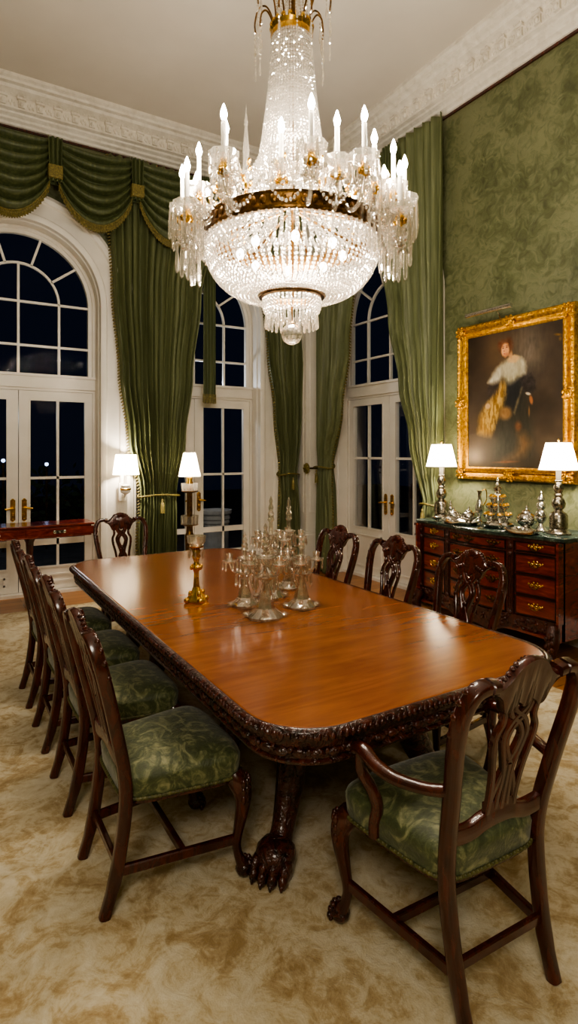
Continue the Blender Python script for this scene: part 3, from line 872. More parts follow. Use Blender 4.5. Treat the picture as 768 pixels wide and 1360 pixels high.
# ------------------------------------------------------------------ curtains
def curtain(name, label, mp, ztop, zbot, ztie, edges, nf, depth, fringe_side=0, phase=0, tie=True, amp=.05):
    """edges: table rows (z, u_left, u_right) ; depth: mean projection from wall"""
    t = thing(name, label, 'curtain', mp((edges[0][1]+edges[0][2])/2, zbot, -depth), group='green curtains at the french windows')
    ox, oy, oz = t.location
    el = sorted([(z, a) for z, a, b_ in edges]); er = sorted([(z, b_) for z, a, b_ in edges])
    wmax = max(b_-a for z, a, b_ in edges)
    nu, nv = nf*14, 70
    zs = [lerp(ztop, zbot, j/(nv-1)) for j in range(nv)]
    def P(i, j):
        z = zs[j]; s_ = i/(nu-1)
        a, b_ = interp(el, z), interp(er, z); w = b_-a
        gather = min(1, max(.0, 1-w/wmax))
        ph = 2*PI*nf*s_+phase
        am = amp*(.75+.5*gather)*(1+.25*math.sin(7*s_+phase))
        if abs(z-ztie) < .25 and tie: am *= .55+.45*abs(z-ztie)/.25
        u = lerp(a, b_, s_)+.25*w/nf*math.sin(2*ph)*.35
        d = depth+am*math.sin(ph)+.3*am*math.sin(2.3*ph+1.7+z*.6)
        d += -.03*(2*s_-1)**2
        return mp(u, z, -d)
    mb = MB(); mb.grid(P, nu, nv); mb.xf(lambda p: (p[0]-ox, p[1]-oy, p[2]-oz)); c = mb.build('drape', M['curtain'], t, 80)
    md = c.modifiers.new('sol', 'SOLIDIFY'); md.thickness = .004
    if fringe_side:
        mb = MB(); i = 0 if fringe_side < 0 else nu-1
        for j in range(nv*2-2):
            q = j/2; a = Vector(P(i, int(q))); b_ = Vector(P(i, min(nv-1, int(q)+1))); p = a.lerp(b_, q-int(q))
            sgn = fringe_side
            m_ = Vector(mp(1, 0, 0))-Vector(mp(0, 0, 0))
            tip = p+m_*sgn*.022+Vector((0, 0, -.012))
            mb.tube([p, tip], [.013, .007], 5); mb.ell(tip, .009, 5, 4)
        mb.xf(lambda p: (p[0]-ox, p[1]-oy, p[2]-oz)); mb.build('fringe', M['fringe'], t, 60)
    if tie:
        a, b_ = interp(el, ztie), interp(er, ztie); mb = MB(); pts = []
        for k in range(24):
            an = 2*PI*k/24
            u = (a+b_)/2+((b_-a)/2+.03)*math.cos(an); d = depth+(.05+amp)*math.sin(an)
            pts.append(mp(u, ztie-.02*math.sin(an)-.02*math.cos(2*an), -d))
        mb.tube(pts, .012, 8, closed=True)
        q = mp((a+b_)/2, ztie-.05, -(depth+.07+amp))
        mb.lathe([(.006, 0), (.014, -.01), (.008, -.03), (.02, -.05), (.026, -.17), (.0, -.17)], 12, c=q)
        mb.xf(lambda p: (p[0]-ox, p[1]-oy, p[2]-oz)); mb.build('tieback', M['fringe'], t, 60)
    return t
curtain('curtain', 'wide green silk curtain with fringed edge between left and middle french windows', back, 5.15, .02, 1.13,
        [(5.2, 1.72, 3.10), (4.4, 1.74, 3.05), (3.6, 1.78, 2.90), (2.6, 1.86, 2.78), (1.8, 1.96, 2.68), (1.13, 2.10, 2.56), (.6, 2.07, 2.56), (0, 2.08, 2.55)], 13, .14, -1, amp=.055)
curtain('curtain', 'narrow green curtain left of the white corner pilaster', back, 5.15, .02, 1.35,
        [(5.2, 3.55, 4.5), (4.0, 3.72, 4.44), (3.0, 3.84, 4.40), (2.2, 3.95, 4.38), (1.35, 4.04, 4.32), (.6, 4.02, 4.36), (0, 4.02, 4.36)], 7, .14, -1, 1.2, amp=.055)
curtain('curtain', 'narrow green curtain right of the white corner pilaster', right, 5.15, .02, 1.45,
        [(5.2, 5.75, 6.85), (4.0, 5.86, 6.76), (3.0, 5.98, 6.74), (2.2, 6.14, 6.72), (1.45, 6.36, 6.69), (.6, 6.32, 6.72), (0, 6.33, 6.72)], 7, .14, -1, .4, amp=.055)
curtain('curtain', 'tall green curtain beside the painting, right of the right-hand french door', right, 5.2, .02, 1.10,
        [(5.2, 4.38, 5.5), (4.0, 4.38, 5.33), (3.2, 4.38, 5.20), (2.4, 4.39, 5.02), (1.8, 4.40, 4.84), (1.10, 4.43, 4.62), (.6, 4.40, 4.66), (0, 4.38, 4.68)], 9, .14, 0, 2.0, amp=.055)

t = thing('curtain_tail', 'narrow dark green curtain tail with fringed hem hanging over the middle window', 'curtain', back(3.03, 2.36, -.03))
ox, oy, oz = t.location; X = lambda p: (p[0]-ox, p[1]-oy, p[2]-oz)
TP = lambda i, j: back(lerp(2.955, 3.13, i/31), lerp(5.0, 2.38, j/23), -(.03+.014*math.sin(2*PI*4*i/31+.5)))
mb = MB(); mb.grid(TP, 32, 24); mb.xf(X); mb.build('drape', M['swag'], t, 80)
mb = MB()
for i in range(32):
    p = Vector(TP(i, 23)); mb.tube([p+Vector((0, 0, .02)), p+Vector((0, 0, -.09-.01*(i % 2)))], [.006, .008], 5)
mb.xf(X); mb.build('fringe', M['fringe'], t, 60)

# rosette holdback of the right-of-pilaster curtain
t = thing('curtain_rosette', 'round carved holdback rosette beside the curtain right of the corner pilaster', 'holdback', (XR-.245, 6.80, 1.42))
mb = MB(); mb.lathe([(.0, -.02), (.06, -.015), (.075, 0), (.06, .015), (.045, .01), (.03, .025), (0, .03)], 20)
for k in range(8):
    mb.ell((.055*math.cos(k*PI/4), .055*math.sin(k*PI/4), .012), (.02, .02, .01), 6, 4)
mb.xf(lambda p: (-p[2], p[1], p[0])); mb.build('rosette', M['fringe'], t, 60)
mb = MB(); mb.tube([(0, 0, 0), (.245, 0, 0)], .012, 8); mb.build('stem', M['antique_brass'], t)

# valances : swags, tails
def valance(label, mp, nodes, ztop, zend, zmid, depth, name='valance'):
    t = thing(name, label, 'valance', mp((nodes[0]+nodes[-1])/2, ztop, -depth))
    ox, oy, oz = t.location; X = lambda p: (p[0]-ox, p[1]-oy, p[2]-oz)
    mb = MB(); rect2(mb, mp, nodes[0]-.05, zend+.0, nodes[-1]+.05, ztop, -.228, -.215); mb.xf(X); mb.build('backing', M['swag'], t, 0)
    for a, b_ in zip(nodes, nodes[1:]):
        nu, nv = 56, 64
        A0, B0 = a+.05, b_-.05
        def P(i, j, A0=A0, B0=B0):
            s_ = i/(nu-1); q = j/(nv-1); e = 4*s_*(1-s_); e2 = e**.8
            sag = (.03+(zend-zmid+.02)*q**1.0)
            zz = ztop-(ztop-zend)*q*(1-.0*e) - sag*e2
            fold = math.sin(2*PI*6.5*q+.6*math.sin(3*s_+a*3))
            env = (.25+.75*e**.6)
            d = depth+.045*fold*env+.05*e*math.sin(PI*min(1, q*1.05))
            zz += .012*math.cos(2*PI*6.5*q)*env
            u = lerp(A0, B0, s_); u += (.5-s_)*.10*(1-q)*0
            # ends pinch
            return mp(u, zz, -d)
        mb = MB(); mb.grid(P, nu, nv); mb.xf(X); sw = mb.build('swag', M['swag'], t, 80)
        md = sw.modifiers.new('sol', 'SOLIDIFY'); md.thickness = .004
        mb = MB()
        for k in range(64):
            f = k/63*(nu-1); i0 = int(f); i1 = min(nu-1, i0+1)
            p = Vector(P(i0, nv-1)).lerp(Vector(P(i1, nv-1)), f-i0)
            mb.tube([p+Vector((0, 0, .012)), p+Vector((0, 0, -.02)), p+Vector((0, 0, -.085+.012*(k % 2)))], [.009, .006, .0085], 5)
        pts = [P(i, nv-1) for i in range(nu)]; mb.tube(pts, .011, 6)
        mb.xf(X); mb.build('fringe', M['fringe'], sw, 60)
    for u0 in nodes:
        zl = zend-.02
        def Q(i, j):
            s_ = i/23; q = j/15; w = lerp(.075, .06, q)+.03*max(0, q-.75)
            return mp(u0+(s_-.5)*2*w, lerp(ztop, zl, q), -(depth+.055+.02*math.cos(2*PI*3*s_)))
        mb = MB(); mb.grid(Q, 24, 16); mb.xf(X); tl = mb.build('tail', M['swag'], t, 80)
        md = tl.modifiers.new('sol', 'SOLIDIFY'); md.thickness = .004
        mb = MB(); zc = zl+.10
        rect2(mb, mp, u0-.075, zc-.07, u0+.075, zc+.07, -(depth+.10), -(depth+.02)); mb.xf(X); mb.build('binding', M['fringe'], tl, 0, bevel=.01)
valance('dark green swagged valance with bullion fringe over left and middle windows', back, [-.70, .20, 1.10, 2.0, 2.9, 3.8], 5.06, 4.60, 4.27, .29)
valance('green swagged valance over the right-hand french door beside the painting wall', right, [4.98, 5.62, 6.26], 5.06, 4.60, 4.3, .29)

# ------------------------------------------------------------------ lamps on the pier
def shade(mb, r0, r1, z0, z1, n=32, pleat=0):
    nv = 8
    def P(i, j):
        q = j/(nv-1); a = 2*PI*i/n; r = lerp(r0, r1, q)-.0*q
        if pleat: r *= 1+.02*math.cos(a*pleat)
        return (r*math.cos(a), r*math.sin(a), lerp(z0, z1, q))
    mb.grid(P, n, nv, True)
    return mb
t = thing('wall_sconce', 'white sconce with pleated cream shade on the casing left of the wide curtain', 'sconce', (1.90, YB-.075, 1.05))
mb = MB(); mb.box((0, -.012, .12), (.10, .024, .22)); mb.tube([(0, -.02, .1), (0, -.09, .07), (0, -.13, .10), (0, -.13, .16)], .014, 8); mb.build('bracket', M['white'], t, 40, bevel=.005)
mb = MB(); mb.lathe([(.02, .10), (.055, .12), (.06, .15), (.065, .17), (.05, .19), (.06, .205), (.03, .215), (.018, .24), (.018, .33)], 20, c=(0, -.13, 0)); mb.build('stem', M['white'], t)
mb = MB(); mb.lathe([(.06, .150), (.068, .16), (.068, .168), (.06, .175)], 20, c=(0, -.13, 0)); mb.build('band', M['brass'], t)
mb = MB(); shade(mb, .15, .115, .33, .57, 96, 24); mb.xf(lambda p: (p[0], p[1]-.155, p[2])); o = mb.build('lamp_shade', M['shade'], t)
point_light('sconce_light', (1.90, YB-.23, 1.50), 22, .04)

t = thing('floor_lamp', 'tall bronze column lamp with small white shade behind the far end of the table', 'lamp', (2.545, 6.46, 0))
mb = MB(); mb.lathe([(.17, 0), (.17, .03), (.14, .05), (.12, .09), (.06, .12), (.05, .16)], 28); mb.build('base', M['antique_brass'], t)
mb = MB(); mb.lathe([(.05, .16), (.045, .3), (.05, .55), (.055, .66), (.04, .7), (.036, .78), (.042, .8), (.034, .86), (.032, 1.16), (.042, 1.18), (.03, 1.2)], 20); mb.build('column', M['bronze'], t)
mb = MB(); mb.lathe([(.03, .775), (.10, .79), (.105, .80), (.03, .81)], 24); mb.lathe([(.03, 1.165), (.095, 1.18), (.10, 1.19), (.03, 1.2)], 24); mb.build('collar', M['antique_brass'], t)
mb = MB(); mb.lathe([(.10, .80), (.105, .90), (.10, .90), (.095, .80)], 24, caps=False); mb.build('glass_cup', M['clear_crystal'], t)
mb = MB(); mb.lathe([(.095, 1.19), (.10, 1.28), (.095, 1.28), (.09, 1.19)], 24, caps=False); mb.build('glass_cup', M['clear_crystal'], t)
mb = MB(); mb.lathe([(.03, 1.2), (.04, 1.24), (.045, 1.28), (.03, 1.31), (.035, 1.34), (.02, 1.38)], 20); mb.build('socket', M['brass'], t)
mb = MB(); shade(mb, .13, .07, 1.36, 1.64, 40); mb.build('lamp_shade', M['shade'], t)
point_light('floor_lamp_light', (2.545, 6.46, 1.48), 20, .03)

# ------------------------------------------------------------------ console table before window 1
t = thing('console_table', 'low reddish mahogany console table in front of the left french door', 'table', (.35, 6.75, 0))
mb = MB(); mb.box((0, 0, .868), (2.26, .40, .022)); mb.build('top', M['dresser'], t, 30, bevel=.006)
mb = MB(); mb.box((0, 0, .80), (2.2, .36, .115))
mb.box((0, -.183, .748), (2.2, .012, .012)); mb.build('apron', M['dresser'], t, 30, bevel=.004)
for x in (-.75, .02, .79):
    mb = MB(); mb.box((x, -.184, .80), (.70, .012, .085)); d = mb.build('drawer', M['dresser'], t, 30, bevel=.004)
    for hx_ in ((-.1, .12) if x < .5 else (-.02,)):
        mb = MB(); mb.box((x+hx_, -.193, .80), (.085, .008, .035)); mb.ell((x+hx_, -.2, .80), (.012, .01, .012), 8, 5)
        for q in (-1, 1): mb.ell((x+hx_+q*.05, -.195, .80), (.016, .006, .02), 8, 5)
        mb.build('pull', M['silver'], d, 40)
for x in (-.9, .5):
    mb = MB(); mb.lathe([(.05, .12), (.035, .16), (.03, .3), (.045, .42), (.03, .5), (.04, .68), (.06, .725)], 16, c=(x, 0, 0)); mb.box((x, 0, .1), (.07, .34, .05))
    for q in (-1, 1): mb.box((x, q*.15, .04), (.05, .06, .08))
    mb.build('leg', M['mahogany'], t, 40)

# ------------------------------------------------------------------ sideboard
SX, SY0, SY1 = 4.0, 2.72, 4.26
SL = SY1-SY0; SC = (SY0+SY1)/2
sb = thing('sideboard', 'serpentine mahogany chest of drawers with dark green marble top under the portrait', 'sideboard', (SX+.3, SC, 0))
def serp(y):   # y local -SL/2..SL/2 ; projection toward -X
    q = y/(SL/2)
    return -.055*math.cos(PI*q*1.0)-.0 if abs(q) <= 1 else 0
def sbp(y, z, w=0.0): return (-.3+serp(y)+.05-w, y, z)   # w = outward
def sb_strip(mb, y0, y1, z0, z1, w0, w1, n=12):
    vs = []
    for i in range(n+1):
        y = lerp(y0, y1, i/n)
        vs += [sbp(y, z0, w0), sbp(y, z1, w0), sbp(y, z1, w1), sbp(y, z0, w1)]
    fs = []
    for i in range(n):
        for j in range(4): fs.append((i*4+j, i*4+(j+1) % 4, (i+1)*4+(j+1) % 4, (i+1)*4+j))
    fs += [(0, 1, 2, 3), (n*4+3, n*4+2, n*4+1, n*4)]
    mb.add(vs, fs)
mb = MB(); sb_strip(mb, -SL/2, SL/2, .19, .945, 0, -.02, 40)
mb.box((.03, -SL/2+.01, .5675), (.58, .02, .755)); mb.box((.03, SL/2-.01, .5675), (.58, .02, .755)); mb.box((.03, 0, .20), (.56, SL-.04, .02)); mb.box((.30, 0, .56), (.02, SL-.02, .74))
mb.build('carcass', M['dresser'], sb, 30)
# marble top
mb = MB(); lo = []
def top_loop(off, z):
    L = [( -.3+serp(lerp(-SL/2, SL/2, i/40))*1.0+.05-.03-off, lerp(-SL/2-.025-off, SL/2+.025+off, i/40), z) for i in range(41)]
    return L+[(.315, SL/2+.025+off, z), (.315, -SL/2-.025-off, z)]
n = loft(mb, [top_loop(-.008, .950), top_loop(0, .956), top_loop(.004, .968), top_loop(0, .982), top_loop(-.01, .988)])
mb.f.append(tuple(range(n))[::-1]); b0 = len(mb.v)-n; mb.f.append(tuple(range(b0, b0+n))); mb.build('marble_top', M['marble'], sb, 40, tri=True)
mb = MB(); sb_strip(mb, -SL/2-.01, SL/2+.01, .928, .950, .022, -.02, 40); sb_strip(mb, -SL/2-.01, SL/2+.01, .832, .843, .014, -.01, 40); mb.build('moulding', M['dresser_dark'], sb, 40)
cols = [(-.72, -.38), (-.31, .31), (.38, .72)]
rowsz = [(.848, .925), (.672, .825), (.502, .660), (.335, .490)]
for a in (-.745, -.345, .345, .745):
    mb = MB(); wd = .04 if abs(a) > .5 else .055
    sb_strip(mb, a-wd/2, a+wd/2, .32, .925, .016, -.01, 3)
    for k in range(3): sb_strip(mb, a-wd/2+wd*(k+.25)/3, a-wd/2+wd*(k+.75)/3, .36, .80, .022, .01, 2)
    for z in (.88, .82, .34): mb.ell(sbp(a, z, .018), (.016, wd*.42, .022), 8, 5)
    mb.build('pilaster', M['dresser_dark'], sb, 40)
for ci, (a, b_) in enumerate(cols):
    for ri, (z0, z1) in enumerate(rowsz):
        mb = MB(); sb_strip(mb, a+.004, b_-.004, z0, z1, .012, -.01, 14); dr = mb.build('drawer', M['dresser'], sb, 30)
        mb = MB()
        for (e0, e1, f0, f1) in ((a+.004, b_-.004, z1-.008, z1), (a+.004, b_-.004, z0, z0+.008)): sb_strip(mb, e0, e1, f0, f1, .017, .008, 14)
        for e in (a+.004, b_-.012): sb_strip(mb, e, e+.008, z0, z1, .017, .008, 1)
        mb.build('cock_beading', M['drawer_line'], dr, 30)
        hs = [((a+b_)/2)] if ci != 1 else ([0] if ri == 0 else [0])
        if ci == 1: hs = [-.19, .19] if ri else [-.2, .05, .2]
        for hy_ in hs:
            zc = (z0+z1)/2; mb = MB()
            # pierced rococo back plate
            for dy, dz, ry, rz_ in ((0, .0, .022, .016), (-.032, .004, .016, .013), (.032, .004, .016, .013), (-.055, .012, .010, .010), (.055, .012, .010, .010), (-.014, .024, .009, .011), (.014, .024, .009, .011), (0, -.016, .012, .012)):
                mb.ell(sbp(hy_+dy, zc+dz, .014), (.006, ry, rz_), 8, 5)
            arc = [sbp(hy_+.036*math.cos(q), zc+.004-.026*math.sin(q), .03) for q in [PI*k/8 for k in range(9)]]
            mb.tube(arc, .0042, 6)
            mb.build('handle', M['antique_brass'] if ci == 1 else M['brass'], dr, 50)
# carved apron and feet
mb = MB(); nn = 40; vs = []
for i in range(nn+1):
    y = lerp(-SL/2, SL/2, i/nn); q = abs(y)/(SL/2); zb = .215-.05*math.cos(q*PI*1.0)*(1) + .035*math.cos(q*PI*4)*.5 - (.09 if q > .88 else 0)
    vs += [sbp(y, .325, .02), sbp(y, zb, .022), sbp(y, zb, -.01), sbp(y, .325, -.01)]
fs = []
for i in range(nn):
    for j in range(4): fs.append((i*4+j, i*4+(j+1) % 4, (i+1)*4+(j+1) % 4, (i+1)*4+j))
mb.add(vs, fs+[(0, 1, 2, 3), (nn*4, nn*4+1, nn*4+2, nn*4+3)])
rnd = random.Random(5)
for i in range(120):
    y = rnd.uniform(-SL/2+.03, SL/2-.03); z = rnd.uniform(.22, .315)
    mb.ell(sbp(y, z, .022), (.009, rnd.uniform(.01, .028), rnd.uniform(.008, .018)), 6, 4, Matrix.Rotation(rnd.uniform(-1, 1), 3, 'X'))
mb.build('carved_apron', M['dresser_dark'], sb, 50)
for sx_, sy_ in ((-1, -1), (-1, 1), (1, -1), (1, 1)):
    mb = MB(); bx_ = -.25 if sx_ < 0 else .22
    pts = spline([(bx_, sy_*(SL/2-.05), .30, .05), (bx_+sx_*.035, sy_*(SL/2-.03), .21, .05), (bx_+sx_*.02, sy_*(SL/2-.045), .11, .035), (bx_+sx_*.02, sy_*(SL/2-.045), .05, .032), (bx_+sx_*.04, sy_*(SL/2-.03), .02, .042), (bx_+sx_*.045, sy_*(SL/2-.03), .0, .04)], 5)
    mb.tube([p[:3] for p in pts], [p[3] for p in pts], 12, up=(1, 0, 0))
    for k in range(8): mb.ell((pts[5][0]+sx_*.05+.0, pts[5][1]+(k % 3-1)*.025, .26-.018*k), (.012, .016, .018), 6, 4)
    mb.build('foot', M['dresser_dark'], sb, 60)

# ------------------------------------------------------------------ table lamps on the sideboard
MT = .988
def table_lamp(x, y, label):
    t = thing('table_lamp', label, 'lamp', (x, y, MT), group='matching silver lamps on the sideboard')
    mb = MB(); mb.lathe([(.095, 0), (.095, .012), (.08, .02), (.07, .035), (.065, .045), (.07, .05), (.07, .15), (.06, .17)], 6 if False else 20); mb.build('base', M['pewter'], t)
    mb = MB(); mb.lathe([(.06, .17), (.04, .18), (.03, .195), (.05, .22), (.055, .25), (.04, .285), (.028, .30), (.036, .315), (.026, .33), (.04, .36), (.042, .38), (.028, .405), (.022, .42), (.034, .43), (.02, .44)], 20); mb.build('stem', M['pewter'], t)
    mb = MB(); mb.lathe([(.02, .44), (.022, .52), (.014, .525)], 14); mb.build('candle_sleeve', M['candle'], t)
    mb = MB(); shade(mb, .15, .095, .515, .735, 40); mb.build('lamp_shade', M['shade'], t)
    mb = MB()
    for (r, z) in ((.15, .515), (.095, .735)): mb.tube([(r*math.cos(2*PI*k/40), r*math.sin(2*PI*k/40), z) for k in range(40)], .003, 6, closed=True)
    mb.build('shade_trim', M['candle'], t)
    mb = MB(); mb.lathe([(.002, .52), (.003, .74), (.008, .745), (.011, .755), (.006, .765), (0, .77)], 10)
    for k in range(3):
        a = 2*PI*k/3; mb.tube([(0, 0, .735), (.095*math.cos(a), .095*math.sin(a), .735)], .002, 5)
    mb.build('finial', M['brass'], t)
    point_light('table_lamp_light', (x, y, MT+.63), 30, .03)
    return t
table_lamp(4.28, 4.15, 'silver baluster lamp with white shade at the curtain end of the sideboard')
table_lamp(4.28, 2.88, 'silver baluster lamp with white shade in front of the portrait frame corner')

# silverware on the sideboard
def silver_caster(x, y, h, label):
    t = thing('silver_candlestick', label, 'candlestick', (x, y, MT))
    k = h/.30
    mb = MB(); mb.lathe([(.05*k, 0), (.05*k, .01), (.03*k, .03), (.015*k, .06*k), (.03*k, .08*k)], 18); mb.build('base', M['silver'], t)
    mb = MB(); mb.lathe([(r*k, z*k) for r, z in ((.03, .08), (.045, .11), (.04, .14), (.02, .16), (.034, .18), (.03, .205), (.016, .22), (.026, .235), (.02, .255), (.008, .27), (.013, .285), (0, .30))], 18); mb.build('stem', M['silver'], t)
silver_caster(4.26, 4.01, .19, 'small silver baluster candlestick beside the lamp at the curtain end of sideboard')
silver_caster(4.29, 3.045, .34, 'tall silver candlestick next to the lamp nearest the portrait corner')
def tray(x, y, rx, ry, label, name='silver_tray'):
    t = thing(name, label, 'tray', (x, y, MT))
    mb = MB(); mb.lathe([(.0, .006), (.8, .006), (.88, .012), (1.0, .028), (1.03, .03), (1.0, .022), (.9, .004), (.85, 0), (0, 0)], 32, sx=rx, sy=ry, caps=False, wob=lambda a, z: 1+(.03*math.cos(a*12) if z > .015 else 0)); mb.build('dish', M['silver'], t, 50)
    for s in (-1, 1):
        mb = MB(); mb.tube([(rx*.35*q, s*(ry*1.0+ry*.22*math.cos(q*PI/2)), .03+.012*math.cos(q*PI/2)) for q in [-1+k/5 for k in range(11)]], .005, 6); mb.build('handle', M['silver'], t)
    return t
tray(4.12, 3.76, .13, .18, 'oval silver tray carrying the tea service left of the centrepiece')
tray(4.08, 3.08, .10, .16, 'low oval silver dish at the right part of the marble top')
def teapot(x, y, z, s, label, rz=0, name='silver_teapot', gilt=False):
    t = thing(name, label, 'teapot', (x, y, z), rz)
    m_ = M['brass'] if gilt else M['silver']
    mb = MB(); mb.lathe([(r*s, q*s) for r, q in ((.045, 0), (.05, .008), (.03, .018), (.04, .03), (.075, .06), (.08, .085), (.065, .115), (.04, .13))], 20); mb.build('body', m_, t)
    mb = MB(); mb.lathe([(r*s, q*s) for r, q in ((.042, .13), (.036, .145), (.012, .155), (.008, .165), (.014, .175), (0, .19))], 16); mb.build('lid', m_, t)
    mb = MB(); pp = spline([(.07*s, 0, .06*s, .018*s), (.105*s, 0, .075*s, .012*s), (.12*s, 0, .11*s, .009*s), (.14*s, 0, .135*s, .008*s)], 4); mb.tube([p[:3] for p in pp], [p[3] for p in pp], 8, up=(0, 1, 0)); mb.build('spout', m_, t)
    mb = MB(); pp = spline([(-.06*s, 0, .115*s), (-.10*s, 0, .125*s), (-.125*s, 0, .095*s), (-.105*s, 0, .06*s), (-.075*s, 0, .06*s)], 4); mb.tube(pp, .006*s, 7, up=(0, 1, 0)); mb.build('handle', m_, t)
teapot(4.13, 3.85, MT+.006, .75, 'silver teapot on the tray, spout turned to the curtain', PI/2)
teapot(4.14, 3.68, MT+.006, .85, 'larger silver teapot on the tray beside the gilt centrepiece', PI/2+1.2)
teapot(4.30, 3.19, MT, 1.1, 'silver coffee pot just right of the gilt centrepiece', -PI/2-.8, 'silver_coffee_pot')
def bowl(x, y, z, r, label, name):
    t = thing(name, label, 'bowl', (x, y, z))
    mb = MB(); mb.lathe([(.5*r, 0), (.45*r, .1*r), (.3*r, .2*r), (.7*r, .4*r), (1.0*r, .9*r), (1.05*r, .95*r), (.95*r, .88*r), (.65*r, .45*r), (0, .3*r)], 20, caps=False); mb.build('bowl', M['silver'], t)
    for s in (-1, 1):
        mb = MB(); mb.tube(spline([(0, s*r*.95, .85*r), (0, s*r*1.35, .95*r), (0, s*r*1.4, .6*r), (0, s*r*.85, .5*r)], 4), .09*r, 6, up=(1, 0, 0)); mb.build('handle', M['silver'], t)
bowl(4.09, 4.02, MT, .042, 'small silver sugar bowl at the front edge near the curtain', 'silver_bowl')
bowl(4.05, 3.76, MT+.006, .034, 'small silver cream bowl at the front of the tea tray', 'silver_bowl')
bowl(4.10, 3.10, MT+.006, .04, 'small silver bowl standing in the low oval dish', 'silver_bowl')
# decorative urn with feather-like plume
t = thing('silver_ewer', 'slender gilt and silver ewer standing behind the tea tray', 'ewer', (4.33, 3.72, MT))
mb = MB(); mb.lathe([(.04, 0), (.042, .01), (.018, .03), (.014, .06), (.034, .10), (.04, .14), (.025, .19), (.014, .24), (.02, .28), (.024, .30)], 18); mb.build('body', M['silver'], t)
mb = MB(); mb.tube(spline([(.02, 0, .29), (.05, -.03, .31), (.055, -.035, .22), (.03, -.01, .15)], 5), .005, 7); mb.build('handle', M['brass'], t)
# centrepiece epergne
t = thing('gilt_centrepiece', 'tall pyramid-shaped silver gilt centrepiece in the middle of the sideboard', 'centrepiece', (4.19, 3.40, MT))
mb = MB(); mb.lathe([(.0, .012), (.11, .014), (.13, .03), (.14, .035), (.125, .02), (.10, 0), (0, 0)], 32, caps=False, wob=lambda a, z: 1+(.04*math.cos(a*10) if z > .02 else 0))
for k in range(4):
    a = PI/4+k*PI/2; mb.ell((.10*math.cos(a), .10*math.sin(a), .012), (.02, .02, .012), 8, 5)
mb.build('tray', M['silver'], t, 50)
mb = MB(); mb.lathe([(.085, .016), (.09, .05), (.075, .06), (.08, .09), (.055, .13), (.065, .16), (.04, .20), (.05, .225), (.028, .26), (.034, .285), (.016, .31)], 24, wob=lambda a, z: 1+.08*math.cos(a*8)); mb.build('body', M['silver'], t, 60)
mb = MB(); mb.lathe([(.016, .31), (.034, .325), (.036, .345), (.012, .36), (.02, .375), (.008, .40), (.013, .41), (0, .45)], 14); mb.build('finial', M['silver'], t)
for tier, (r, z, nn) in enumerate(((.10, .085, 8), (.078, .165, 6), (.055, .24, 5))):
    for k in range(nn):
        a = 2*PI*k/nn+tier*.4
        mb = MB(); c = (r*math.cos(a), r*math.sin(a), z)
        mb.tube([(c[0]*.5, c[1]*.5, z-.02), (c[0]*.8, c[1]*.8, z-.025), c], .005, 6)
        mb.lathe([(.006, 0), (.02, .012), (.026, .03), (.024, .03), (.012, .012)], 12, c=c, caps=False); cup_ = mb.build('cup', M['silver'], t, 60)
        mb = MB(); mb.ell((c[0], c[1], z+.034), .019, 8, 6); mb.build('fruit', M['gold'], cup_, 60)

# ------------------------------------------------------------------ painting
PY0, PY1, PZ0, PZ1 = 2.94, 4.235, 1.375, 2.92
pt = thing('portrait_painting', 'gilt-framed oil portrait of a woman in dark dress and white blouse on green wall', 'painting', (XR-.06, (PY0+PY1)/2, PZ0))
pw, ph = PY1-PY0, PZ1-PZ0
FW = .125
# frame profile (a inward from outer edge, w projection)
prof = [(0, 0), (0, .045), (.012, .06), (.03, .065), (.05, .05), (.065, .045), (.075, .062), (.088, .066), (.098, .05), (.112, .035), (.125, .03), (.125, 0)]
mb = MB(); vs = []; k = len(prof)
for (cy, cz, sy_, sz_) in ((-pw/2, 0, 1, 1), (pw/2, 0, -1, 1), (pw/2, ph, -1, -1), (-pw/2, ph, 1, -1)):
    for a, w in prof: vs.append((.055-w, cy+sy_*a, cz+sz_*a))
fs = []
for i in range(4):
    for j in range(k): fs.append((i*k+j, i*k+(j+1) % k, ((i+1) % 4)*k+(j+1) % k, ((i+1) % 4)*k+j))
mb.add(vs, fs)
def frame_pt(s, a):   # s in perimeter, a inset
    y0, y1, z0, z1 = -pw/2+a, pw/2-a, a, ph-a
    L1, L2 = y1-y0, z1-z0
    s %= 2*(L1+L2)
    if s < L1: return (y0+s, z0, 0)
    s -= L1
    if s < L2: return (y1, z0+s, 1)
    s -= L2
    if s < L1: return (y1-s, z1, 0)
    return (y0, z1-(s-L1), 1)
for a, st, sz in ((.022, .036, (.010, .016, .011)), (.081, .022, (.008, .009, .009)), (.104, .016, (.006, .006, .006))):
    L = 2*((pw-2*a)+(ph-2*a)); m_ = int(L/st)
    for q in range(m_):
        y, z, d = frame_pt(q*L/m_, a); w = .06 if a < .1 else .042
        r_ = sz if d == 0 else (sz[0], sz[2], sz[1]); mb.ell((.055-w, y, z), r_, 6, 4, Matrix.Rotation(.5*(-1)**q, 3, 'X') if a < .05 else None)
rnd = random.Random(11)
spots = [(-pw/2+.06, .06), (pw/2-.06, .06), (pw/2-.06, ph-.06), (-pw/2+.06, ph-.06), (0, .05), (0, ph-.05), (-pw/2+.05, ph/2), (pw/2-.05, ph/2)]
for (y, z) in spots:
    for q in range(16):
        a = 2*PI*q/8; r_ = .026+.026*(q // 8); mb.ell((-.014, y+r_*math.cos(a+.3*(q//8)), z+r_*math.sin(a+.3*(q//8))), (.012, .012, .018), 6, 4, Matrix.Rotation(-a, 3, 'X'))
    mb.ell((-.02, y, z), (.016, .022, .022), 8, 6)
mb.build('frame', M['gold'], pt, 50)
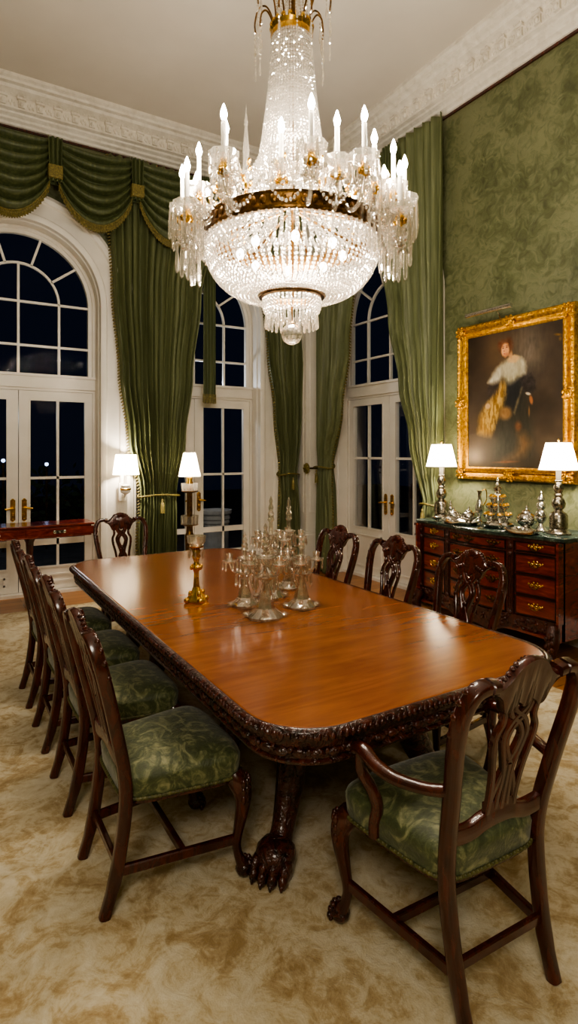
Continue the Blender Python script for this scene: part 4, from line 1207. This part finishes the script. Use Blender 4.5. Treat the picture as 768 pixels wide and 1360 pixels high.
# canvas painted with vertex colours
def lin(c): return tuple(srgb(*c)[:3])
def paint(u, v):
    """u left->right, v top->bottom"""
    def hsh(a, b_): return math.sin(a*127.1+b_*311.7)*43758.5453 % 1
    def vn(a, b_):
        i, j = math.floor(a), math.floor(b_); f, g = a-i, b_-j; f = f*f*(3-2*f); g = g*g*(3-2*g)
        return lerp(lerp(hsh(i, j), hsh(i+1, j), f), lerp(hsh(i, j+1), hsh(i+1, j+1), f), g)
    def fb(a, b_): return .55*vn(a, b_)+.3*vn(a*2.1, b_*2.1)+.15*vn(a*4.3, b_*4.3)
    n1 = fb(u*7, v*9); n2 = fb(u*30, v*34); n3 = fb(u*60+3, v*20)
    base = [lerp(34, 58, n1), lerp(27, 46, n1), lerp(20, 34, n1)]
    g = math.exp(-((u-.66)**2/.03+(v-.18)**2/.05)); base = [b_+g*c*(.5+.8*n3) for b_, c in zip(base, (44, 44, 42))]
    g = math.exp(-((u-.33)**2/.03+(v-.15)**2/.04)); base = [b_+g*c for b_, c in zip(base, (30, 22, 12))]
    g = math.exp(-((u-.08)**2/.010+(v-.92)**2/.005)); base = [b_+g*c for b_, c in zip(base, (44, 42, 38))]
    c = base
    def mix(col, al):
        nonlocal c
        al = max(0, min(1, al)); c = [lerp(a, b_, al) for a, b_ in zip(c, col)]
    def blob(cx, cy, rx, ry, col, soft=.25, rot=0, tex=18):
        du, dv = u-cx, (v-cy)*1.26; ca, sa = math.cos(rot), math.sin(rot)
        x, y = (du*ca+dv*sa)/rx, (-du*sa+dv*ca)/(ry*1.26)
        d = math.sqrt(x*x+y*y)+(n2-.5)*.35
        al = (1-d)/soft; t_ = (n2-.5)*2*tex
        mix([q+t_ for q in col], al)
    def poly(pts, col, soft=.015, tex=16):
        # signed distance to polygon
        d = 9; ins = False
        for (x0, y0), (x1, y1) in zip(pts, pts[1:]+pts[:1]):
            ex, ey = x1-x0, y1-y0; px, py = u-x0, v-y0
            t_ = max(0, min(1, (px*ex+py*ey)/(ex*ex+ey*ey+1e-9)))
            d = min(d, math.hypot(px-ex*t_, py-ey*t_))
            if (y0 > v) != (y1 > v) and u < (x1-x0)*(v-y0)/(y1-y0+1e-12)+x0: ins = not ins
        sd = -d if ins else d; sd += (n2-.5)*.02
        mix([q+(n3-.5)*2*tex for q in col], .5-sd/soft/2)
    # skirt
    poly([(.42, .38), (.60, .38), (.70, .62), (.72, .93), (.30, .93), (.33, .66)], (34, 32, 24), .05, 8)
    # child-like pale passage lower right
    blob(.565, .70, .045, .05, (92, 60, 36), .6); poly([(.56, .76), (.63, .75), (.69, .82), (.64, .90), (.50, .945), (.40, .95), (.52, .90), (.57, .84)], (84, 62, 36), .04, 10); blob(.44, .955, .17, .012, (96, 58, 30), .8, -.05)
    # dark sleeves
    blob(.30, .40, .075, .11, (40, 32, 28), .3, .35, 20); blob(.66, .40, .085, .10, (38, 32, 30), .3, -.45, 20)
    # bodice
    poly([(.40, .34), (.58, .34), (.60, .46), (.57, .58), (.44, .56), (.42, .44)], (22, 22, 24), .03, 6)
    # blouse
    poly([(.39, .235), (.33, .27), (.27, .33), (.235, .365), (.29, .375), (.37, .36), (.41, .31)], (176, 168, 146), .02, 26); poly([(.57, .215), (.62, .23), (.65, .28), (.645, .335), (.58, .335)], (170, 162, 140), .02, 26)
    poly([(.385, .24), (.45, .215), (.58, .21), (.625, .25), (.59, .34), (.53, .375), (.46, .39), (.40, .34)], (168, 158, 130), .025, 26)
    blob(.50, .30, .07, .05, (172, 164, 138), .8, 0, 22)
    # neck and chest
    blob(.515, .215, .075, .035, (196, 160, 112), .4); blob(.475, .165, .035, .05, (188, 138, 90), .4, -.3)
    # gold scarf
    poly([(.405, .36), (.435, .41), (.40, .55), (.33, .66), (.27, .76), (.12, .74), (.14, .62), (.20, .54), (.30, .48), (.36, .42)], (146, 112, 52), .03, 46)
    if n3 > .52: poly([(.39, .40), (.42, .44), (.36, .58), (.28, .72), (.18, .70), (.20, .58), (.30, .50)], (186, 150, 78), .05, 30)
    blob(.235, .54, .04, .028, (184, 150, 110), .5)
    # brown cloth
    blob(.43, .60, .085, .065, (128, 96, 58), .5, .2, 24)
    poly([(.60, .42), (.61, .425), (.53, .62), (.51, .60)], (96, 86, 64), .01, 8)
    # right cuff and hand
    blob(.665, .475, .035, .012, (196, 188, 170), .5, .3); blob(.695, .52, .022, .045, (150, 92, 50), .5, -.2); blob(.675, .60, .012, .05, (112, 78, 40), .6)
    # hair and head
    blob(.445, .125, .085, .085, (84, 50, 28), .4, .1, 20); blob(.385, .10, .05, .05, (92, 52, 30), .6, 0, 20)
    blob(.43, .14, .05, .062, (206, 146, 98), .3, -.12, 8)
    blob(.405, .145, .022, .04, (214, 158, 112), .6, 0, 4)
    blob(.445, .175, .035, .02, (176, 112, 74), .7, 0, 4)
    # features
    blob(.405, .125, .011, .006, (72, 40, 26), .5, 0, 2); blob(.447, .122, .012, .006, (72, 40, 26), .5, 0, 2)
    blob(.406, .113, .016, .004, (96, 56, 34), .7, .1, 2); blob(.448, .110, .016, .004, (96, 56, 34), .7, .1, 2)
    blob(.416, .147, .009, .008, (166, 98, 66), .6, 0, 2); blob(.420, .168, .015, .005, (158, 62, 50), .6, .1, 2)
    # gilt flourish upper right
    blob(.95, .10, .05, .012, (110, 82, 34), .8, .2, 40); blob(.97, .13, .02, .02, (110, 82, 34), .9, 0, 40)
    return lin([max(4, min(250, q)) for q in c])
NU, NV = 220, 280
cw, chh = pw-2*FW+.01, ph-2*FW+.01
mb = MB()
# seen from the room the picture's left is +Y
mb.grid(lambda i, j: (.03, cw/2-cw*i/(NU-1), ph/2+chh/2-chh*j/(NV-1)), NU, NV)
cv = mb.build('canvas', None, pt, 0)
cv.data.materials.clear()
ca = cv.data.color_attributes.new('paint', 'FLOAT_COLOR', 'POINT')
for j in range(NV):
    for i in range(NU):
        r, g, b_ = paint(i/(NU-1), j/(NV-1)); ca.data[j*NU+i].color = (r, g, b_, 1)
m, nt, b = new_mat('oil_paint')
at = N(nt, 'ShaderNodeVertexColor'); at.layer_name = 'paint'
nt.links.new(at.outputs['Color'], b.inputs['Base Color']); b.inputs['Roughness'].default_value = .62; b.inputs['Specular IOR Level'].default_value = .25
bump(nt, b, noise(nt, coords(nt), 60, 4), .12, .004)
cv.data.materials.append(m)
# picture light
t = thing('picture_light', 'slim silver picture light mounted over the portrait frame', 'picture light', (XR-.06, (PY0+PY1)/2+.12, PZ1+.0))
mb = MB(); mb.tube([(-.16, -.26, .055), (-.16, .26, .055)], .021, 12, up=(1, 0, 0)); mb.build('tube_shade', M['silver'], t)
mb = MB(); mb.tube(spline([(.03, 0, -.02), (-.02, 0, .06), (-.09, 0, .085), (-.16, 0, .06)], 4), .006, 8, up=(0, 1, 0)); mb.build('arm', M['silver'], t)

# ------------------------------------------------------------------ brass candlestick on the table
t = thing('brass_candlestick', 'ornate brass candlestick with glass cup standing alone on the tabletop', 'candlestick', (1.295, 3.18, .7765))
mb = MB(); mb.lathe([(.058, 0), (.06, .012), (.05, .025), (.046, .035), (.035, .05), (.024, .07), (.018, .09)], 24, wob=lambda a, z: 1+.14*math.cos(a*4)+.04*math.cos(12*a))
for k in range(4):
    a = k*PI/2; mb.ell((.058*math.cos(a), .058*math.sin(a), .016), (.02, .02, .017), 8, 6); mb.ell((.04*math.cos(a), .04*math.sin(a), .05), (.012, .012, .022), 8, 6)
mb.build('base', M['brass'], t, 60)
mb = MB(); mb.lathe([(.018, .08), (.015, .13), (.014, .17), (.02, .19), (.034, .205), (.02, .215), (.014, .23), (.018, .25), (.026, .265), (.02, .28), (.026, .30), (.018, .31)], 20, wob=lambda a, z: 1+.10*math.cos(a*6))
for k in range(6): mb.ell((.03*math.cos(k*PI/3), .03*math.sin(k*PI/3), .203), (.011, .011, .016), 6, 5)
mb.build('stem', M['brass'], t, 60)
mb = MB(); mb.lathe([(.018, .31), (.04, .318), (.044, .325), (.02, .327)], 20); mb.build('drip_pan', M['brass'], t)
mb = MB(); mb.lathe([(.03, .326), (.052, .345), (.056, .385), (.053, .385), (.049, .347), (.028, .33)], 24, caps=False); mb.build('glass_cup', M['clear_crystal'], t)
mb = MB()
for k in range(6):
    a = k*PI/3
    mb.tube([(.044*math.cos(a), .044*math.sin(a), .32), (.044*math.cos(a), .044*math.sin(a), .30)], .002, 5); mb.lathe([(0, -.05), (.007, -.035), (.004, -.004), (0, 0)], 6, c=(.044*math.cos(a), .044*math.sin(a), .30))
mb.build('pendant', M['clear_crystal'], t, 0)

# ------------------------------------------------------------------ crystal candelabra group on the table
def drop(mb, c, L, r, n=6):
    mb.lathe([(0, -L), (r*.55, -L*.93), (r, -L*.72), (r*.6, -L*.3), (r*.25, -L*.06), (0, 0)], n, c=c)
def crystal_stand(label, x, y, h, arms, rz, big=1.0):
    t = thing('crystal_candelabrum', label, 'candelabrum', (x, y, .7765), rz, 'crystal candelabra clustered on the table')
    b = big
    mb = MB(); mb.lathe([(.085*b, 0), (.092*b, .012), (.07*b, .03), (.062*b, .035), (.045*b, .05)], 8, wob=None)
    for k in range(4):
        a = PI/4+k*PI/2; mb.ell((.085*b*math.cos(a), .085*b*math.sin(a), .014), (.026, .026, .014), 8, 5)
    mb.build('base', M['dish'], t, 30)
    mb = MB(); mb.lathe([(.045*b, .05), (.04*b, .07), (.026*b, h*.28), (.018, h*.36), (.03, h*.39), (.018, h*.42), (.016, h*.55), (.026, h*.58), (.014, h*.61), (.012, h*.74)], 8); mb.build('stem', M['clear_crystal'], t, 30)
    for z, r in ((h*.40, .06*b), (h*.60, .05*b)):
        mb = MB(); mb.lathe([(.015, 0), (r*.7, .004), (r, .018), (r*.97, .02), (r*.65, .009), (.015, .006)], 20, c=(0, 0, z), caps=False); mb.build('drip_pan', M['dish'], t, 40)
        for k in range(8):
            a = 2*PI*k/8; mb = MB(); drop(mb, (r*.95*math.cos(a), r*.95*math.sin(a), z+.012), .055+.02*b, .008); mb.build('pendant', M['prism'], t, 0)
    mb = MB(); mb.lathe([(.012, h*.74), (.022, h*.76), (.016, h*.79), (.02, h*.82), (.012, h*.85), (.016, h*.885), (.008, h*.92), (.011, h*.95), (0, h)], 8); mb.build('finial', M['prism'], t, 30)
    for k in range(arms):
        a = 2*PI*k/arms; ca_, sa_ = math.cos(a), math.sin(a); r = .095*b; z = h*.52
        mb = MB(); pp = [(q[0]*ca_, q[0]*sa_, q[1]) for q in spline([(.012, z), (.04, z-.03), (.075*b, z-.02), (r, z+.02)], 4)]; mb.tube(pp, .007, 6); ar = mb.build('arm', M['crystal'], t, 40)
        mb = MB(); mb.lathe([(.01, 0), (.036, .006), (.042, .016), (.04, .018), (.012, .01)], 14, c=(r*ca_, r*sa_, z+.02), caps=False); mb.build('drip_pan', M['dish'], ar, 40)
        mb = MB(); mb.lathe([(.01, .008), (.017, .02), (.022, .055), (.02, .055), (.012, .025)], 12, c=(r*ca_, r*sa_, z+.02), caps=False); mb.build('candle_cup', M['clear_crystal'], ar, 40)
        for q in range(6):
            aq = q*PI/3; mb = MB(); drop(mb, (r*ca_+.039*math.cos(aq), r*sa_+.039*math.sin(aq), z+.034), .055, .007); mb.build('pendant', M['prism'], ar, 0)
crystal_stand('large crystal candelabrum at the front of the cluster, nearest the viewer', 1.49, 2.70, .50, 4, .2, 1.15)
crystal_stand('short crystal candelabrum at left of the cluster on the table', 1.50, 2.965, .42, 3, .55, .9)
crystal_stand('crystal candelabrum at right of the cluster on the table', 1.76, 2.77, .44, 3, 2.0, 1.0)
crystal_stand('tallest crystal candelabrum with plain spire behind the front two in the cluster', 1.72, 3.05, .61, 4, .5, 1.0)
crystal_stand('tall crystal candelabrum farthest back in the cluster, before the right-hand chairs', 1.93, 3.19, .585, 3, 1.1, .9)

# ------------------------------------------------------------------ chandelier
CX, CY = 1.775, 2.90
ZO = 2.27
ch = thing('chandelier', 'huge crystal chandelier with bead tent, bead basket and candle arms above the table', 'chandelier', (CX, CY, ZO))
def zrel(mb): return mb.xf(lambda p: (p[0], p[1], p[2]-ZO))
def bead(mb, c, r, n=5, rot=0.0, el=1.1):
    vs = [(c[0], c[1], c[2]+r*el), (c[0], c[1], c[2]-r*el)]
    for lev, q in ((.45, .8), (-.45, .8)):
        for k in range(n):
            a = 2*PI*k/n+rot+(PI/n if lev < 0 else 0); vs.append((c[0]+r*q*math.cos(a), c[1]+r*q*math.sin(a), c[2]+lev*r*el))
    fs = []
    for k in range(n):
        k2 = (k+1) % n
        fs.append((0, 2+k, 2+k2)); fs.append((1, 2+n+k2, 2+n+k)); fs.append((2+k, 2+n+k, 2+k2)); fs.append((2+k2, 2+n+k, 2+n+k2))
    mb.add(vs, fs)
def bead_path(mb, path, step, r):
    L = [Vector(p) for p in path]; acc = step/2; i = 0
    for a, b_ in zip(L, L[1:]):
        d = (b_-a).length
        if d < 1e-6: continue
        while acc <= d:
            bead(mb, a.lerp(b_, acc/d), r*random.uniform(.9, 1.1), 5, random.uniform(0, 6)); acc += step
        acc -= d
def strands(name, prof, count, step, r, twist=0):
    pr = spline(prof, 8)
    mb = MB(); bead_path(mb, [(p[0], 0, p[1]) for p in pr], step, r); zrel(mb)
    o = mb.build(name, M['crystal'], ch, 0)
    for k in range(1, count):
        c = o.copy(); COL.objects.link(c); c.parent = ch; c.rotation_euler = (0, 0, 2*PI*k/count)
tent = [(.112, 4.06), (.122, 3.9), (.14, 3.7), (.165, 3.5), (.195, 3.32), (.24, 3.16), (.32, 3.04), (.44, 2.95)]
strands('tent_strand', tent, 50, .0215, .0125)
basket = [(.500, 2.87), (.500, 2.80), (.478, 2.72), (.43, 2.645), (.36, 2.59), (.28, 2.56), (.185, 2.565)]
strands('basket_strand', basket, 82, .0235, .0128)
skirt = [(.165, 2.55), (.168, 2.52), (.165, 2.485), (.15, 2.45)]
strands('skirt_strand', skirt, 44, .019, .010)
# prisms under the skirt
def prism_mesh(L, r):
    mb = MB(); mb.lathe([(0, -L), (r*.7, -L*.94), (r, -L*.78), (r*.55, -L*.12), (r*.3, -L*.04), (0, -.0)], 6); bead(mb, (0, 0, .008), .007); return mb
def rep(name, proto, tr, parent=None):
    """copies of proto at transforms (loc, rz)"""
    for i, (loc, rz) in enumerate(tr):
        o = proto if i == 0 else proto.copy()
        if i: COL.objects.link(o); o.parent = proto.parent
        o.location = loc; o.rotation_euler = (0, 0, rz)
p1 = prism_mesh(.085, .011).build('skirt_prism', M['prism'], ch, 0)
rep('skirt_prism', p1, [((.150*math.cos(a), .150*math.sin(a), 2.452-ZO), a) for a in [2*PI*k/26 for k in range(26)]])
p1 = prism_mesh(.07, .010).build('inner_prism', M['prism'], ch, 0)
rep('inner_prism', p1, [((.09*math.cos(a), .09*math.sin(a), 2.44-ZO), a) for a in [2*PI*k/14 for k in range(14)]])
mb = MB(); mb.ell((0, 0, 2.336), .062, 20, 12); zrel(mb); mb.build('crystal_ball', M['ball_crystal'], ch, 0)
mb = MB(); mb.tube([(0, 0, 2.39), (0, 0, 2.62)], .007, 8); mb.lathe([(.012, 2.392), (.02, 2.40), (.012, 2.41)], 12); zrel(mb); mb.build('ball_stem', M['antique_brass'], ch)
mb = MB(); mb.lathe([(.170, 2.585), (.19, 2.58), (.196, 2.562), (.19, 2.545), (.170, 2.54), (.170, 2.585)], 48, caps=False); zrel(mb); mb.build('lower_ring', M['antique_brass'], ch)
# brass band with leaf castings
mb = MB(); mb.lathe([(.49, 2.86), (.505, 2.862), (.512, 2.875), (.507, 2.89), (.507, 2.94), (.515, 2.955), (.50, 2.962), (.488, 2.955), (.488, 2.865), (.49, 2.86)], 72, caps=False)
for k in range(60):
    a = 2*PI*k/60; mb.ell((.508*math.cos(a), .508*math.sin(a), 2.915), (.007, .018, .024), 6, 4, Matrix.Rotation(a, 3, 'Z'))
zrel(mb); mb.build('brass_band', M['antique_brass'], ch, 50)
mb = MB()
for k in range(8):
    a = 2*PI*k/8; mb.tube([(.05*math.cos(a), .05*math.sin(a), 3.05), (.49*math.cos(a), .49*math.sin(a), 2.94)], .008, 6)
mb.tube([(0, 0, 2.55), (0, 0, 4.15)], .014, 10); zrel(mb); mb.build('inner_frame', M['antique_brass'], ch)
# top crown
mb = MB(); mb.lathe([(.105, 4.05), (.12, 4.05), (.125, 4.075), (.118, 4.09), (.128, 4.11), (.11, 4.115), (.105, 4.05)], 40, caps=False)
for k in range(20):
    a = 2*PI*k/20; mb.ell((.122*math.cos(a), .122*math.sin(a), 4.125), (.01, .014, .02), 6, 4, Matrix.Rotation(a, 3, 'Z'))
zrel(mb); mb.build('crown_ring', M['brass'], ch, 50)
for k in range(12):
    a = 2*PI*k/12+.1
    big = k % 2 == 0
    sp = [(.11, 4.10), (.125, 4.22), (.165, 4.30), (.215, 4.30), (.24, 4.22), (.235, 4.16)] if big else [(.105, 4.10), (.12, 4.17), (.15, 4.215), (.178, 4.19), (.185, 4.12)]
    mb = MB(); mb.tube([(r, 0, z) for r, z in spline(sp, 5)], .0055, 6, up=(0, 1, 0)); zrel(mb)
    arm_ = mb.build('crown_arm', M['bronze'], ch); arm_.rotation_euler = (0, 0, a)
    for e, (r, z) in enumerate([sp[-1], sp[-2], sp[-3]] if big else [sp[-1], sp[-2]]):
        mb = MB(); L = (.20, .12, .09)[e]
        bead_path(mb, [(r, 0, z), (r, 0, z-L)], .022, .007); drop(mb, (r, 0, z-L), .09, .009); zrel(mb); mb.build('crown_drop', M['clear_crystal'], arm_, 0)
mb = MB()
for k in range(20):
    a = 2*PI*k/20; bead_path(mb, [(.10*math.cos(a), .10*math.sin(a), 4.11), (.085*math.cos(a), .085*math.sin(a), 4.25), (.12*math.cos(a), .12*math.sin(a), 4.42)], .02, .008)
zrel(mb); o = mb.build('crown_spray', M['clear_crystal'], ch, 0)
mb = MB(); mb.tube([(0, 0, 4.1), (0, 0, 5.56)], .018, 10)
for k in range(16): mb.ell((0, 0, 4.4+k*.07), (.032, .032, .026), 10, 6)
zrel(mb); mb.build('hanging_rod', M['antique_brass'], ch)
mb = MB(); mb.lathe([(.02, 5.46), (.08, 5.5), (.14, 5.58), (.16, 5.615), (.0, 5.615)], 32); zrel(mb); mb.build('ceiling_rose', M['antique_brass'], ch)
# candle arms
cands = [(176, .66, 3.30), (202, .55, 3.30), (232, .53, 3.30), (239, .64, 3.30), (263, .47, 3.28), (278, .67, 3.30), (294, .53, 3.30), (303, .66, 3.30), (322, .55, 3.29), (337, .60, 3.30), (354, .66, 3.30), (152, .70, 3.30), (20, .64, 3.30), (44, .56, 3.30), (66, .66, 3.30), (90, .56, 3.30), (112, .66, 3.30), (133, .56, 3.30), (212, .66, 3.14), (332, .66, 3.14), (5, .54, 3.30), (188, .56, 3.18)]
camyaw = R(-31.2)   # screen-right direction in the plan
dish_m = None
prot = {}
random.seed(5)
LONG = [True]
def arm_proto(r, hb, with_candle=True):
    zb = hb-.245; long_ = LONG[0]
    mb = MB()
    pp = spline([(.50, 2.92, .010), (.50+(r-.5)*.3, 2.87, .012), (.50+(r-.5)*.75, 2.89, .011), (r, zb-.05, .010), (r, zb, .012)], 6)
    mb.tube([(p[0], 0, p[1]) for p in pp], [p[2] for p in pp], 8, up=(0, 1, 0)); zrel(mb)
    a = mb.build('candle_arm', M['clear_crystal'], ch, 50)
    # bobeche
    mb = MB(); mb.lathe([(.012, zb), (.045, zb+.004), (.07, zb+.022), (.076, zb+.052), (.073, zb+.052), (.066, zb+.026), (.042, zb+.01), (.012, zb+.008)], 20, c=(r, 0, 0), caps=False, wob=lambda q, z: 1+.04*math.cos(q*10)); zrel(mb)
    mb.build('bobeche', M['dish'], a, 30)
    mb = MB(); mb.lathe([(.006, zb-.06), (.022, zb-.04), (.028, zb-.015), (.016, zb+.006), (.02, zb+.03), (.012, zb+.034)], 12, c=(r, 0, 0))
    for k in range(4): mb.ell((r+.026*math.cos(k*PI/2), .026*math.sin(k*PI/2), zb-.03), (.014, .014, .02), 6, 4)
    zrel(mb); mb.build('brass_cup', M['brass'], a, 50)
    mb = MB(); mb.lathe([(.0125, zb+.01), (.0125, hb-.035), (.006, hb-.03)], 12, c=(r, 0, 0)); zrel(mb); mb.build('candle', M['candle'], a, 40)
    mb = MB(); mb.lathe([(.004, hb-.035), (.013, hb-.022), (.018, hb-.002), (.013, hb+.02), (.004, hb+.046), (0, hb+.052)], 10, c=(r, 0, 0)); zrel(mb); mb.build('flame_bulb', M['bulb'], a, 60)
    # prisms at the dish rim
    out_ = long_
    for k in range(8):
        an = 2*PI*k/8+.2; L = (.15+(.05 if k % 2 else 0)+.04) if out_ else .085+.03*(k % 2)
        mb = prism_mesh(L, .0115); mb.xf(lambda p: (p[0]+r+.072*math.cos(an), p[1]+.072*math.sin(an), p[2]+zb+.035)); zrel(mb); mb.build('prism', M['prism'], a, 0)
    # cluster of cut flowers and the long centre drops
    mb = MB(); rnd = random.Random(int(r*1000+hb*10))
    for k in range(46 if out_ else 26):
        q = rnd.uniform(0, 2*PI); rr = rnd.uniform(.0, .06); z = zb-.02-rnd.uniform(0, .17 if out_ else .07)
        bead(mb, (r+rr*math.cos(q), rr*math.sin(q), z), rnd.uniform(.008, .017), 5, q)
    zrel(mb); mb.build('bead_cluster', M['crystal'], a, 0)['kind'] = 'stuff'
    for k in range(3):
        q = 2*PI*k/3; mb = prism_mesh(.20 if out_ else .07, .013); mb.xf(lambda p: (p[0]+r+.03*math.cos(q), p[1]+.03*math.sin(q), p[2]+zb-(.15 if out_ else .06))); zrel(mb); mb.build('long_prism', M['prism'], a, 0)
    # bead chain from the tent down to the arm
    mb = MB(); zt = 3.36; rt = .19
    pth = [(lerp(rt, r, q), 0, lerp(zt, zb+.03, q)-.22*4*q*(1-q)*.5) for q in [k/12 for k in range(13)]]
    bead_path(mb, pth, .024, .0095); zrel(mb); mb.build('bead_chain', M['crystal'], a, 0)
    return a
def rkey(r, h): return (round(r*20)/20, round(h*20)/20)
for (deg, r, hb) in cands:
    k = rkey(r, hb); LONG[0] = not (225 <= deg <= 318); pk = k+(LONG[0],)
    if pk not in prot:
        prot[pk] = arm_proto(*k); a = prot[pk]
    else: a = copy_tree(prot[pk], ch)
    a.rotation_euler = (0, 0, R(deg)+camyaw)
# bead festoons between neighbouring arm positions
mb = MB()
q0 = .60
pth = [(q0*math.cos(t_), q0*math.sin(t_), 3.0-.14*math.sin(PI*(t_/(2*PI/16)))) for t_ in [k/14*2*PI/16 for k in range(15)]]
bead_path(mb, pth, .022, .0095); zrel(mb); f0 = mb.build('bead_festoon', M['crystal'], ch, 0)
rep('bead_festoon', f0, [((0, 0, 0), 2*PI*k/16) for k in range(16)])
mb = MB(); q0 = .40
pth = [(q0*math.cos(t_), q0*math.sin(t_), 3.14-.12*math.sin(PI*(t_/(2*PI/12)))) for t_ in [k/14*2*PI/12 for k in range(15)]]
bead_path(mb, pth, .022, .0095); zrel(mb); f0 = mb.build('upper_festoon', M['crystal'], ch, 0)
rep('upper_festoon', f0, [((0, 0, 0), 2*PI*k/12) for k in range(12)])
# upright obelisk spires
mb = MB(); mb.lathe([(.0, 3.02), (.02, 3.06), (.012, 3.2), (.024, 3.3), (.016, 3.34), (.02, 3.42), (.008, 3.56), (.013, 3.575), (.004, 3.65), (0, 3.70)], 6, c=(.27, 0, 0)); zrel(mb); s0 = mb.build('crystal_spire', M['prism'], ch, 0)
rep('crystal_spire', s0, [((0, 0, 0), R(d)+camyaw) for d in (175, 10, 120, 60)])
# gilt leaf castings
mb = MB(); rnd = random.Random(9)
for k in range(7):
    mb.ell((.44+.03*math.sin(k*2.1), .02*math.sin(k*1.3), 3.0+.026*k), (.014, .01, .026), 6, 4, Matrix.Rotation(.7*math.sin(k*2.0), 3, 'Y'))
zrel(mb); g0 = mb.build('gilt_leaf', M['brass'], ch, 60)
rep('gilt_leaf', g0, [((0, 0, 0), 2*PI*k/14) for k in range(14)])
# bulbs inside the basket
mb = MB(); mb.ell((.30, 0, 2.80), (.022, .022, .03), 10, 8); zrel(mb); b0_ = mb.build('inner_bulb', M['inner_bulb'], ch, 60)
rep('inner_bulb', b0_, [((0, 0, 0), 2*PI*k/8+.3) for k in range(8)])

# ------------------------------------------------------------------ lights
for (deg, r, hb) in cands:
    k = rkey(r, hb); a = R(deg)+camyaw
    point_light('candle_light', (CX+k[0]*math.cos(a), CY+k[0]*math.sin(a), k[1]+.0), 11, .03, (1, .89, .74))
point_light('basket_light', (CX, CY, 2.74), 75, .16, (1, .89, .75))
point_light('tent_light', (CX, CY, 3.45), 14, .07, (1, .89, .75))
# unseen soft fill added behind the viewer to lift the shadows
point_light('room_fill', (-1.0, -1.2, 3.4), 190, .6, (1, .89, .75))

point_light('terrace_fill', (3.2, 7.75, 2.6), 14, .08, (.9, .93, 1))  # added out of view to brighten the planter, no fixture here
point_light('hedge_fill', (.3, 10.2, 2.2), 10, .1, (.85, .95, 1))  # sourceless dim light added so the hedge shows in the dark
w = bpy.data.worlds.new('night'); sc.world = w; w.use_nodes = True
bg = w.node_tree.nodes['Background']; bg.inputs['Color'].default_value = (.010, .014, .030, 1); bg.inputs['Strength'].default_value = .26

# ------------------------------------------------------------------ camera
cam = bpy.data.cameras.new('camera'); co = bpy.data.objects.new('camera', cam); COL.objects.link(co)
co.location = (0, 0, 1.65); co.rotation_euler = (PI/2, 0, R(-31.2))
cam.sensor_fit = 'AUTO'; cam.sensor_width = 36; cam.lens = 773/1360*36
cam.shift_y = -80/1360
cam.clip_start = .05
sc.camera = co
sc.view_settings.view_transform = 'AgX'
sc.view_settings.look = 'AgX - Medium High Contrast'
sc.view_settings.exposure = 0.62
sc.cycles.max_bounces = 10
sc.cycles.transparent_max_bounces = 24
sc.cycles.sample_clamp_indirect = 6
sc.cycles.caustics_refractive = False
sc.cycles.caustics_reflective = False
